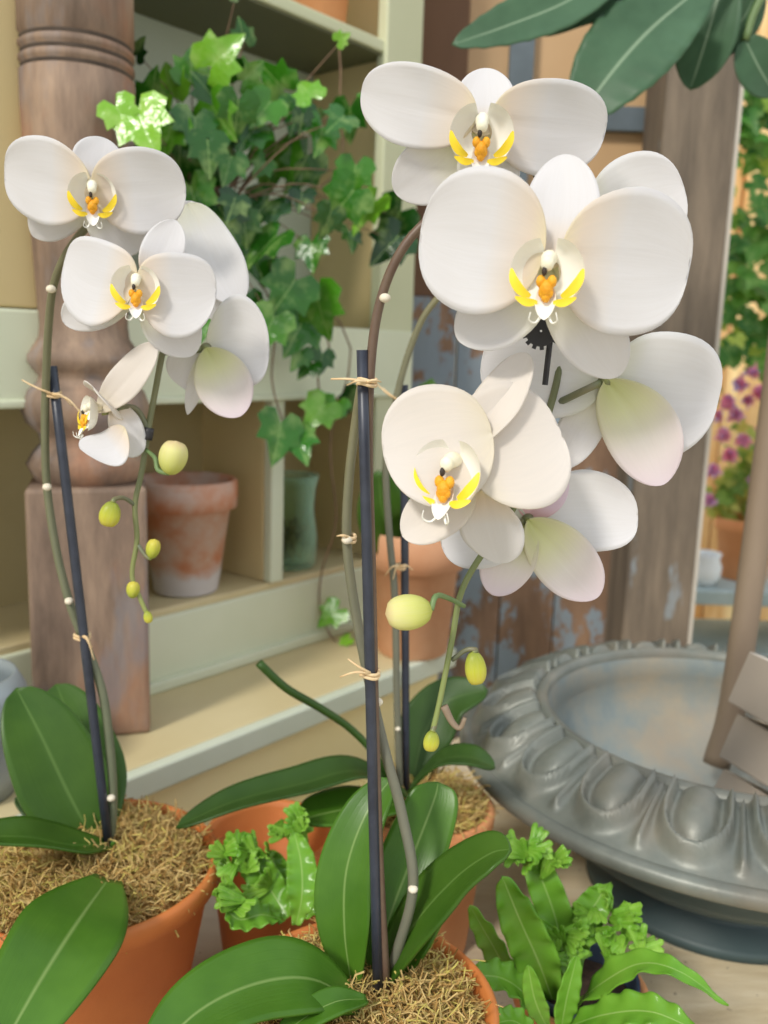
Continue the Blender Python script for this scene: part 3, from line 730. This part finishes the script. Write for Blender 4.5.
pcf = W(292, 915, .525); Cf_loc = V((pcf.x, .525, TZ))
Cf = thing('potted_fern', 'small glossy crested fern between the left and front centre orchid pots', 'fern', Cf_loc)
pot_mesh(Cf_loc, .036, .062, .012).build('pot', m_terra, Cf)
mb = MB(); ellipsoid(mb, V((Cf_loc.x, Cf_loc.y, TZ + .055)), V((.030, 0, 0)), V((0, .030, 0)), V((0, 0, .005))); mb.build('soil', m_soil, Cf)
TCf = tocam(Cf_loc + UP * .1)
frond(Cf, [(288, 918, .52), (272, 892, .53), (252, 862, .535), (230, 842, .535)], 34, TCf + V((-.3, 0, .4)))
frond(Cf, [(296, 925, .505), (302, 895, .51), (301, 862, .525), (294, 832, .54)], 32, TCf)
frond(Cf, [(282, 920, .515), (262, 915, .505), (240, 920, .50), (226, 910, .50)], 34, UP + TCf * .5)
frond(Cf, [(304, 918, .53), (318, 895, .535), (328, 872, .54)], 26, TCf + V((.2, 0, .2)))
frond(Cf, [(286, 915, .525), (280, 880, .54), (270, 850, .55)], 28, TCf)
crest(Cf, [(228, 850, .53), (240, 842, .535), (252, 850, .535), (232, 866, .53), (262, 858, .54), (248, 868, .53)], .010, 18, TCf)
crest(Cf, [(285, 830, .55), (298, 822, .55), (308, 832, .548), (292, 840, .545)], .010, 10, TCf)
crest(Cf, [(236, 905, .505), (232, 893, .51), (262, 884, .53)], .012, 8, TCf)

# ================================================================== TABLE
mb = MB(); edge = [(-.70, -.05), (1.3, -.05), (1.3, 1.17), (.215, 1.17), (-.70, .07)]
n_e = len(edge)
vs = [V((x, y, TZ)) for x, y in edge] + [V((x, y, TZ - .035)) for x, y in edge]
mb.add(vs, [tuple(range(n_e)), tuple(range(2 * n_e - 1, n_e - 1, -1))] + [(i, i + n_e, (i + 1) % n_e + n_e, (i + 1) % n_e) for i in range(n_e)])
T = thing('wooden_table', 'pale weathered wooden table carrying the orchid pots and the urn', 'table', V((.35, .5, 0)))
bevel(mb.build('tabletop', m_table, T, False), .003)
for (x, y) in ((-.6, .02), (1.22, .02), (1.22, 1.1), (.3, 1.1)):
    mb = MB(); bx(mb, x - .03, x + .03, y - .03, y + .03, 0, TZ - .035); bevel(mb.build('leg', m_table, T, False), .003)

# ================================================================== URN
uc = V((.306, .738, TZ)); RI, RO, ZI, ZO = .160, .231, .159, .130
URN = thing('garden_urn', 'wide grey metal urn with egg and dart moulded rim, standing on the table at right', 'urn', uc)
mb = MB(); NE = 20; na = NE * 30; nr = 40; vs = []; uv = []
def rim_h(a, b):
    da = abs(a)
    rho = math.hypot(a / .84, (b - .38) / .56) if b > .38 else da / .84
    h = 0
    if rho < .58: h += .9 * max(0, 1 - (rho / .58) ** 2) ** .6 * min(1, b / .10)
    h += 1.25 * math.exp(-((rho - .85) / .10) ** 2) * min(1, b / .06)
    wd = .045 + .07 * max(0, b - .3)
    if .10 < b < .94: h += .75 * math.exp(-((1 - da) / (wd)) ** 2) * min(1, (.94 - b) / .08)
    return h
for i in range(na):
    an = 2 * math.pi * i / na; a = ((i / na * NE) % 1) * 2 - 1
    for j in range(nr + 1):
        b = j / nr; r = RI + .006 + (RO - RI - .014) * b; z = ZI + (ZO - ZI) * (b ** 1.4) + .0105 * rim_h(a, b)
        vs.append(uc + V((math.cos(an) * r, math.sin(an) * r, z))); uv.append((b, a, .5))
q = nr + 1
mb.add(vs, [(i * q + j, i * q + j + 1, ((i + 1) % na) * q + j + 1, ((i + 1) % na) * q + j) for i in range(na) for j in range(nr)], 0, uv)
lathe(mb, [(RI - .004, ZI - .004), (RI - .003, ZI + .003), (RI + .002, ZI + .005), (RI + .005, ZI + .004), (RI + .007, ZI)], uc, 128)
lathe(mb, [(RO - .008, ZO), (RO - .002, ZO + .001), (RO + .002, ZO - .003), (RO + .002, ZO - .009), (RO - .003, ZO - .013), (RO - .02, ZO - .014), (RI + .01, ZI - .03)], uc, 128)
mb.build('rim', m_urn, URN)
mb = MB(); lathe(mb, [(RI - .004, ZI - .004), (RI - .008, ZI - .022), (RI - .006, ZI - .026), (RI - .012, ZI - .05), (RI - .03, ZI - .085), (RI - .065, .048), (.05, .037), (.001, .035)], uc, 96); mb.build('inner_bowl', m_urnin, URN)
mb = MB(); lathe(mb, [(RO - .02, ZO - .014), (RI + .02, ZO - .03), (RI + .01, .075), (RI - .03, .045), (.10, .028), (.085, .022), (.085, .012), (.11, .008), (.112, 0), (.001, 0)], uc, 96); mb.build('bowl', m_urnout, URN)

# cartons in the urn
def carton(A_, B_, C_, lx, ly, label):
    ev = (A_ - B_); h = ev.length; ev.normalize()
    e1 = C_ - B_; e1 = (e1 - ev * e1.dot(ev)).normalized(); e2 = ev.cross(e1)
    if e2.y < 0: e2 = -e2
    c = B_ + ev * h / 2 + e1 * lx / 2 + e2 * ly / 2
    mb = MB(); P, Fc = box_pts(c, e1 * lx / 2, e2 * ly / 2, ev * h / 2)
    if e1.cross(e2).dot(ev) < 0: Fc = [f[::-1] for f in Fc]
    mb.add(P, Fc); mb.mi[-6:] = [0, 1, 0, 0, 0, 0]
    o = mb.build('carton', [m_box, m_boxtop_lit], None, False); bevel(o, .0012)
    return tag(o, label, 'box', 'cartons stacked in the urn')
carton(W(749, 651, .715), W(727, 701, .71), W(758, 735, .665), .08, .09, 'topmost grey carton with sunlit-toned top, leaning in the urn')
carton(W(737, 713, .71), W(718, 756, .705), W(757, 800, .655), .08, .09, 'middle grey carton of the stack leaning in the urn')
carton(W(724, 768, .705), W(706, 800, .70), W(745, 838, .655), .08, .09, 'lowest brown-grey carton in the urn, mostly below its rim')
mb = MB(); tube(mb, [W(716, 765, .80), W(735, 690, .81), W(768, 450, .83), W(800, 200, .86), W(850, -200, .92)], .0125, 14, 30)
tag(mb.build('wooden_pole', m_pole), 'brown wooden pole leaning up out of the urn at right edge', 'pole')

# ================================================================== CABINET
vxx = math.atan2(1130 - 384, 900); cdv = V((math.sin(vxx), math.cos(vxx), 0)); cn = V((cdv.y, -cdv.x, 0)); CA = G(155, 690, .85)
CAB = thing('display_cabinet', 'pale green painted shelf cabinet with cubbies and counter behind the orchids', 'cabinet', V((CA.x, CA.y, 0)))
def cp(s, h, q): return V((CA.x, CA.y, 0)) + cdv * s - cn * q + UP * h
def cbox(mb, s0, s1, h0, h1, q0, q1, mi=0):
    P, Fc = box_pts(cp((s0 + s1) / 2, (h0 + h1) / 2, (q0 + q1) / 2), cdv * (s1 - s0) / 2, -cn * (q1 - q0) / 2, UP * (h1 - h0) / 2)
    mb.add(P, Fc, mi)
def cpart(name, m, *boxes, bv=.0025):
    mb = MB()
    for b in boxes: cbox(mb, *b)
    return bevel(mb.build(name, m, CAB, False), bv)
SL, SR, QB = -.85, .412, .135
cpart('back_panel', m_cabback, (SL, SR, .93, 2.0, QB, QB + .012))
cpart('side_panel', m_cabin, (SR - .055, SR - .012, .93, 2.0, .012, QB))
cpart('upright', m_cabin, (-.50, -.112, 1.236, 2.0, -.004, .02))
cpart('stile', m_cab, (SR - .07, SR, .93, 2.0, -.004, .012))
sh = cpart('upper_shelf', m_cab, (SL, SR - .055, 1.562, 1.576, .0, .012), (SL, SR - .055, 1.564, 1.576, .012, QB))
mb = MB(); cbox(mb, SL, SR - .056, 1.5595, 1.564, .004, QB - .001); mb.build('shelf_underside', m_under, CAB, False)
cpart('middle_rail', m_cabw, (SL, SR, 1.155, 1.235, -.006, .012), (SL, SR, 1.150, 1.158, -.010, .012))
cpart('middle_shelf', m_cab, (SL, SR - .012, 1.222, 1.236, .012, QB))
cpart('lower_shelf', m_counter, (SL, SR, .926, .936, .002, QB))
cpart('divider', m_cabin, (.163, .182, .936, 1.152, .012, QB))
cpart('divider_stile', m_cabw, (.163, .183, .936, 1.152, -.002, .012))
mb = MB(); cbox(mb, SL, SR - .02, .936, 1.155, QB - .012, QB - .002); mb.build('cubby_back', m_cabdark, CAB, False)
cpart('base_panel', m_cabw, (SL, SR, .85, .928, -.002, .02))
cpart('base_moulding', m_cabw, (SL, SR, .85, .862, -.012, .0))
cpart('counter_top', m_counter, (SL, .34, .835, .85, -.135, .05))
cpart('counter_edge', m_counteredge, (SL, .34, .826, .850, -.148, -.135))
cpart('cabinet_base', m_cabfront, (SL, .335, 0, .835, -.125, .05))
mb = MB(); tube(mb, [G(355, 776, .80) + V((0, 0, 0)), G(400, 790, .80)], .002, 6); 

# turned post
pp = G(79, 736, .85); pc_ = V((pp.x - .0, pp.y + .044, .85))
PO = thing('turned_post', 'old turned brown wooden post with ring grooves and square foot at left', 'post', pc_)
mb = MB(); rot = Matrix.Rotation(math.radians(17), 3, 'Z'); hw = .051
zt = W(90, 480, pc_.y).z
P, Fc = box_pts(V((pc_.x, pc_.y, (.85 + zt) / 2)), rot @ V((hw, 0, 0)), rot @ V((0, hw, 0)), V((0, 0, (zt - .85) / 2))); mb.add(P, Fc)
bevel(mb.build('square_foot', m_turned, PO, False), .004, 2)
def zz(py): return W(80, py, pc_.y).z - .85
Rs = .0485
mb = MB()
prof = [(.042, zz(482)), (.047, zz(476)), (.053, zz(462)), (.047, zz(450)), (.040, zz(442)), (.042, zz(432)), (.052, zz(422)), (.056, zz(410)), (.056, zz(402)), (.052, zz(390)), (.043, zz(382)), (.041, zz(376)), (.046, zz(370)), (.051, zz(362)), (.051, zz(356)), (.046, zz(348)), (.040, zz(338)), (.0385, zz(325))]
prof += [(.0385 + (Rs - .0385) * min(1, k / 7), zz(325 - k * 30)) for k in range(1, 8)]
for g in (75, 61, 47):
    prof += [(Rs, zz(g + 5)), (Rs - .0028, zz(g + 2)), (Rs - .0028, zz(g - 1)), (Rs, zz(g - 4))]
prof += [(Rs, zz(0)), (Rs, zz(-60)), (.001, zz(-60))]
lathe(mb, prof, pc_, 56)
mb.build('turned_shaft', m_turned, PO)
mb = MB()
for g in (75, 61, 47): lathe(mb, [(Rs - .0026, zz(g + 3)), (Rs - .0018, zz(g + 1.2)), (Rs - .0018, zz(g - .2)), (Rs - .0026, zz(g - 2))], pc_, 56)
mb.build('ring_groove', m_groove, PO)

# terracotta pots on the cabinet
def cpot(px, py, q, R, H, m, label, name='terracotta_pot', **k):
    # stands with its base centre q behind the cabinet front, height of the pixel
    pass
pw = cp(-.001, .9365, .05); pwp = G(186, 590, .9365)
o = pot_mesh(pwp, .0575, .128, .033, .62).build('terracotta_pot', m_terraold, None, True, pwp); o.location = pwp
tag(o, 'weathered terracotta pot with chalky white base in the left cubby', 'pot')
pwp2 = G(412, 650, .8505)
pr2 = thing('potted_plant', 'pale terracotta pot with a few dark leaves on the counter right of the cubbies', 'plant', pwp2)
pot_mesh(pwp2, .058, .150, .045, .74).build('pot', m_terrapale, pr2)
mb = MB()
for pts, w in (([(405, 545, pwp2.y), (385, 520, pwp2.y - .04), (378, 470, pwp2.y - .05)], 60), ([(415, 545, pwp2.y), (418, 450, pwp2.y), (432, 378, pwp2.y + .01)], 52), ([(410, 545, pwp2.y), (400, 480, pwp2.y), (405, 430, pwp2.y)], 40)):
    Q = [W(*p) for p in pts]; blade(mb, Q, M(w, Q[-1]), V((0, -1, .3)), None, .2, 14, 8)
solid(mb.build('foliage', m_oleaf, pr2), .001)
mb = MB(); ellipsoid(mb, pwp2 + V((0, 0, .135)), V((.048, 0, 0)), V((0, .048, 0)), V((0, 0, .006))); mb.build('soil', m_soil, pr2)
# pot on the upper shelf
ps = cp(.278, 1.5765, .055)
tag(pot_mesh(ps, .05, .11, .03, .72).build('terracotta_pot', m_terrab, None, True, ps), 'terracotta pot standing on the upper shelf at the top edge', 'pot')
# glass vase in the second cubby
gv = cp(.238, .9365, .045)
GV = thing('glass_vase', 'clear green glass vase in the right cubby', 'vase', gv)
mb = MB(); lathe(mb, [(.001, .001), (.030, .001), (.034, .006), (.035, .04), (.030, .075), (.032, .10), (.036, .118), (.034, .118), (.030, .10), (.028, .075), (.033, .04), (.030, .010), (.001, .008)], gv, 40); mb.build('glass', m_glass, GV)
mb = MB()
for k in range(40):
    a = U(0, 6.28); r = U(0, .02); p = gv + V((r * math.cos(a), r * math.sin(a), .012)); tube(mb, [p, p + V((U(-.01, .01), U(-.01, .01), .02)), p + V((U(-.02, .02), U(-.02, .02), U(.03, .05)))], .0012, 5, 6)
mb.build('dried_stems', m_dried, GV)
# zinc planter at far left on the counter
zp = G(-30, 790, .8505)
tag_o = MB(); lathe(tag_o, [(.001, 0), (.042, 0), (.048, .02), (.054, .06), (.052, .085), (.045, .098), (.043, .098), (.048, .082), (.050, .06), (.042, .01), (.001, .008)], zp + V((-.006, -.002, 0)), 48)
tag(tag_o.build('zinc_planter', m_zinc), 'rounded grey zinc planter on the counter at the far left edge', 'planter')

# ================================================================== IVY
IVL = [(0, -.10), (.16, -.34), (.36, -.30), (.50, -.10), (.40, .06), (.46, .30), (.24, .30), (.14, .52), (0, .72)]
IVL = IVL + [(-x, y) for x, y in reversed(IVL[1:-1])]
def ivy_leaf(mb, p, nrm, size, up, z):
    nrm = V(nrm).normalized(); up = V(up); up = (up - nrm * up.dot(nrm)).normalized(); r = up.cross(nrm)
    def pt(x, y): return p + r * (x * size) + up * (y * size) + nrm * (size * (.42 * abs(x) - .22 * y * y - .75 * x * x))
    vs = [pt(0, .12)]; uv = [(0, 0, z)]
    ring = IVL; n = len(ring)
    for k in (.5, 1.0):
        for x, y in ring: vs.append(pt(x * k, .12 + (y - .12) * k)); uv.append((k, x, z))
    fs = [(0, 1 + i, 1 + (i + 1) % n) for i in range(n)] + [(1 + i, 1 + n + i, 1 + n + (i + 1) % n, 1 + (i + 1) % n) for i in range(n)]
    mb.add(vs, fs, 0, uv)
ip = cp(.085, 1.2365, .03)
IV = thing('potted_ivy', 'trailing green ivy in a terracotta pot on the middle cabinet shelf', 'ivy', ip)
pot_mesh(ip, .050, .105, .026).build('pot', m_terraold, IV)
ivs = MB(); ivl = MB()
crown = ip + V((0, 0, .108))
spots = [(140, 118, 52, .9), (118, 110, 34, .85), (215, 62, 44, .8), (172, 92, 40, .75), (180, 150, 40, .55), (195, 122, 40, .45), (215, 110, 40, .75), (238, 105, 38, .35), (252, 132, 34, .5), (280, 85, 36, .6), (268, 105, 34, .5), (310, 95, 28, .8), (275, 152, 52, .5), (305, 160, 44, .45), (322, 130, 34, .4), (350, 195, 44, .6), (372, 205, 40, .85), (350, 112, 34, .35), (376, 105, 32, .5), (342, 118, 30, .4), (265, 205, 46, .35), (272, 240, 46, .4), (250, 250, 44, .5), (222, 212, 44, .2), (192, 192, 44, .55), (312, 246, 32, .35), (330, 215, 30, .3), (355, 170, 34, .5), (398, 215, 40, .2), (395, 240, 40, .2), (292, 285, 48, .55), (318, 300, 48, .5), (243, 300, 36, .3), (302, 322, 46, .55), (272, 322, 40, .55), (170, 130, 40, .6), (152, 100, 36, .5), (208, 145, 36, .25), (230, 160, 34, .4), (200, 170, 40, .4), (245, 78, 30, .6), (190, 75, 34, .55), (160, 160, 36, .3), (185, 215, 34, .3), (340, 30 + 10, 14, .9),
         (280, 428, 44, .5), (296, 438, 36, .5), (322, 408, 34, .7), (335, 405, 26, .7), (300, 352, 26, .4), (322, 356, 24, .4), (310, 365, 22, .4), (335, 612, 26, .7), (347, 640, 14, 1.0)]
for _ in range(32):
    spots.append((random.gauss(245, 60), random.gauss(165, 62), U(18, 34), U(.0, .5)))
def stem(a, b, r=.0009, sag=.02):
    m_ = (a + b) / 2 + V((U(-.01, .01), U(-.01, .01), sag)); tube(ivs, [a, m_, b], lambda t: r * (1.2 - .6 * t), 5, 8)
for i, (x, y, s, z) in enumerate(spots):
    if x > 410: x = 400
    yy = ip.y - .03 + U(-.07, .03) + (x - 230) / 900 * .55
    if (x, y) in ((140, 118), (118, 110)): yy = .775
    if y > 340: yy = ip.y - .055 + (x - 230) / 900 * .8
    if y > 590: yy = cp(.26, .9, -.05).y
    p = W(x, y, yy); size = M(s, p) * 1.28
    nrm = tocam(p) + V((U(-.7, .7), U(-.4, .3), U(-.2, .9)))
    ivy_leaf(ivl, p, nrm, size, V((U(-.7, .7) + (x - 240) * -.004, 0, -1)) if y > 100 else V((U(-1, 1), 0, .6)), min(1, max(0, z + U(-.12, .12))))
    if y < 380: stem(crown + V((U(-.03, .03), U(-.03, .03), 0)), p + V((0, .006, 0)))
# long trailers
def trail(pts): tube(ivs, pts, .0011, 6, 30)
yt = cp(.19, 1, -.03).y
trail([crown, W(270, 300, yt - .06), W(272, 380, yt - .05), W(284, 425, yt - .04)])
trail([crown, W(322, 330, yt), W(318, 375, yt), W(322, 408, yt)])
trail([crown, W(345, 330, yt + .03), W(330, 440, yt + .03), W(336, 520, yt + .04), W(322, 570, yt + .05), W(320, 610, yt + .05), W(334, 640, yt + .05), W(347, 642, yt + .05)])
trail([crown, W(330, 180, yt + .02), W(340, 90, yt + .02), W(339, 42, yt + .02)])
ivs.build('stem', m_twig, IV)
fol = ivl.build('foliage', m_ivy, IV)

# ================================================================== BUILDING BEHIND
YW = 1.36
def X(px, py=350, Y=YW): return W(px, py, Y).x
def Z(py, px=540, Y=YW): return W(px, py, Y).z
x0, xr = X(396), X(650)
mb = MB(); xs = [x0 - .25]
while xs[-1] < .37: xs.append(xs[-1] + .085)
zs = Z(300)
for a, b in zip(xs[:-1], xs[1:]): bx(mb, a + .001, b - .001, YW, YW + .02, 0, zs)
wl = struct(bevel(mb.build('wall_back', m_boards, None, False), .002))
mb = MB(); bx(mb, x0 - .25, X(468, 60), YW, YW + .025, zs, 2.3); bx(mb, X(468, 60), .455, YW, YW + .025, zs, Z(250)); struct(bevel(mb.build('trim_1', m_brown, None, False), .003))
win = MB(); bx(win, X(468, 60),   .455, YW + .012, YW + .02, Z(250), 2.3)
wo = win.build('window_1', m_pane, None, False); struct(wo)
mb = MB(); bx(mb, X(510, 50), X(534, 50), YW - .006, YW + .012, Z(250), 2.3); bx(mb, X(468, 60), .455, YW - .003, YW + .012, Z(131, 630), Z(107, 630))
mb.build('muntin', m_muntin, wo, False); 
YJ = 1.22
jx0, jx1 = W(672, 20, YJ).x, W(747, 20, YJ).x
mb = MB(); bx(mb, jx0, jx1, YJ, YJ + .10, 0, 2.3); struct(bevel(mb.build('trim_2', m_jamb, None, False), .003))
mb = MB(); bx(mb, jx1, jx1 + .006, YJ + .004, YJ + .10, 0, 2.3); struct(mb.build('trim_3', m_jambedge, None, False))
mb = MB(); bx(mb, .62, .64, YJ + .09, YW + .02, 0, 2.3) if False else None
mb = MB(); bx(mb, -6, 8, -2, 9, -.02, 0); struct(mb.build('floor', m_ground, None, False))
# wall behind the cabinet (left)
mb = MB(); P, Fc = box_pts(cp(-.25, 1.2, QB + .05), cdv * 1.0, cn * .02, UP * 1.2); mb.add(P, Fc); struct(mb.build('wall_left', m_cabin, None, False))

# broad leaves top right
bl = W(800, -60, .95)
BL = thing('broadleaf_plant', 'large dark green broad leaves hanging in at the top right corner', 'plant', bl)
mb = MB(); tube(mb, [W(1000, -620, 1.15), W(900, -300, 1.05), W(800, -60, .95), W(740, -40, .93), W(700, -15, .92)], .006, 8, 30); tube(mb, [W(800, -60, .95), W(760, 0, .95), W(745, 40, .95)], .004, 8, 10)
mb.build('stem', m_woody, BL)
TL = V((0, -1, .1))
def bleaf(pts, w, nrm, **k):
    Q = [W(*p) for p in pts]; mb = MB()
    blade(mb, Q, M(w, Q[1]), nrm, lambda t: math.sin(math.pi * min(1, t * .9 + .09)) ** .7 if t < 1 else 0.02, .15, 26, 12, **k)
    solid(mb.build('leaf', m_bigleaf, BL), .001)
bleaf([(700, -12, .92), (650, 30, .90), (610, 75, .885), (575, 125, .88)], 92, TL + V((-.2, 0, .2)), ruffle=.02)
bleaf([(640, -45, .92), (570, 0, .90), (510, 25, .89), (452, 45, .885)], 54, TL + V((.1, 0, .3)), ruffle=.02)
bleaf([(690, -40, .94), (620, -8, .93), (580, 5, .93), (540, 35, .93)], 50, TL + V((.2, 0, .1)))
bleaf([(725, -30, .95), (712, 20, .95), (700, 60, .955), (690, 90, .96)], 60, TL + V((-.5, 0, 0)))
bleaf([(745, 40, .95), (760, 70, .95), (775, 95, .96)], 50, TL)
bleaf([(760, -20, .95), (748, 10, .95), (735, 30, .95), (720, 60, .95)], 40, TL + V((.5, 0, 0)))

# ================================================================== GARDEN
def cloud(mb, pts, n, spread, smin, smax, zr=(0, 1), flat=V((0, -1, .3))):
    for _ in range(n):
        c = random.choice(pts); p = c + V((random.gauss(0, spread), random.gauss(0, spread * .6), random.gauss(0, spread)))
        ivy_leaf(mb, p, flat + V((U(-.7, .7), U(-.4, .4), U(-.5, .9))), U(smin, smax), V((U(-1, 1), 0, U(-1, .2))), U(*zr))
YG = 2.1
mb = MB(); pts = []
gx0 = W(700, 300, YG)
for py in range(90, 420, 22):
    for px in (712, 745, 780, 815): pts.append(W(px, py, YG + U(-.1, .2)))
cloud(mb, pts, 120, .035, .04, .075, (0, .7))
cloud(mb, [W(px, py, YG - .05) for px in (742, 760, 785) for py in (90, 130, 180, 230, 290, 330)], 60, .03, .05, .085, (0, .4))
gv_ = mb.build('climbing_vine', m_garden, None); tag(gv_, 'sunlit climbing vine of heart-shaped leaves in the garden at right edge', 'vine'); gv_['kind'] = 'stuff'
for i, (w, x) in enumerate(((.30, .72), (.30, 1.03), (.30, 1.34))):
    pass
mb = MB()
for k in range(16): bx(mb, .3 + k * .12, .3 + k * .12 + .112, 2.75, 2.78, 0, 2.4)
struct(mb.build('wall_garden', m_hedge, None, False))
zt_ = W(735, 575, 1.95).z
ST = thing('garden_stand', 'blue-grey painted wooden stand in the garden beyond the post', 'stand', V((.80, 1.95, 0)))
mb = MB(); bx(mb, .60, 1.05, 1.80, 2.10, zt_ - .03, zt_); bevel(mb.build('stand_top', m_stand, ST, False), .003)
mb = MB(); bx(mb, .60, 1.05, 1.82, 2.08, zt_ - .17, zt_ - .14); bevel(mb.build('lower_shelf', m_stand, ST, False), .003)
for (x, y) in ((.625, 1.83), (1.02, 1.83), (.625, 2.07), (1.02, 2.07)):
    mb = MB(); bx(mb, x - .02, x + .02, y - .02, y + .02, 0, zt_ - .03); bevel(mb.build('leg', m_stand, ST, False), .003)
fp = W(742, 577, 1.93); fp.z = zt_
FP = thing('flower_pot', 'terracotta pot of pink and yellow-green garden flowers on the garden stand', 'plant', fp)
pot_mesh(fp, .068, .135, .03, .72).build('pot', m_terrab, FP)
mb = MB(); cloud(mb, [fp + V((U(-.06, .06), U(-.05, .05), U(.14, .26))) for _ in range(12)], 160, .025, .02, .045); mb.build('foliage', m_flowerleaf, FP)
for (x, y) in ((728, 402), (740, 384), (752, 372), (748, 400), (736, 414), (724, 434), (713, 470), (755, 480), (743, 440), (730, 455), (760, 392), (765, 430), (710, 500), (718, 415)):
    mb = MB(); q = W(x, y, 1.86)
    for k in range(8): ivy_leaf(mb, q, V((U(-1, 1), U(-1, .2), U(-.5, 1))), U(.022, .036), V((U(-1, 1), 0, U(-1, .2))), U(0, 1))
    mb.build('bloom', m_bloom, FP)
wp = W(703, 578, 1.86); wp.z = zt_
mb = MB(); lathe(mb, [(.001, 0), (.024, 0), (.034, .02), (.036, .04), (.030, .056), (.034, .068), (.031, .068), (.027, .056), (.032, .04), (.001, .006)], wp, 32)
tag(mb.build('ceramic_pot', m_whitepot), 'small white glazed pot next to the flower pot on the garden stand', 'pot')

# ================================================================== LIGHT
w = bpy.data.worlds.new('sky'); scene.world = w; w.use_nodes = True; nt = w.node_tree
bg = nt.nodes['Background']; tc = nt.nodes.new('ShaderNodeTexCoord'); sx = nt.nodes.new('ShaderNodeSeparateXYZ')
nt.links.new(tc.outputs['Generated'], sx.inputs[0])
nt.links.new(ramp(nt, sx.outputs[2], [(0, (.85, .84, .80, 1)), (.35, (.92, .95, 1.0, 1)), (1, (.80, .90, 1.0, 1))]), bg.inputs['Color'])
bg.inputs['Strength'].default_value = 1.12
sd = bpy.data.lights.new('sun', 'SUN'); sd.energy = 2.4; sd.angle = math.radians(9); sd.color = (1, .95, .86)
so = bpy.data.objects.new('sun', sd); COL.objects.link(so)
so.rotation_euler = V((.42, .62, -.62)).to_track_quat('-Z', 'Y').to_euler()
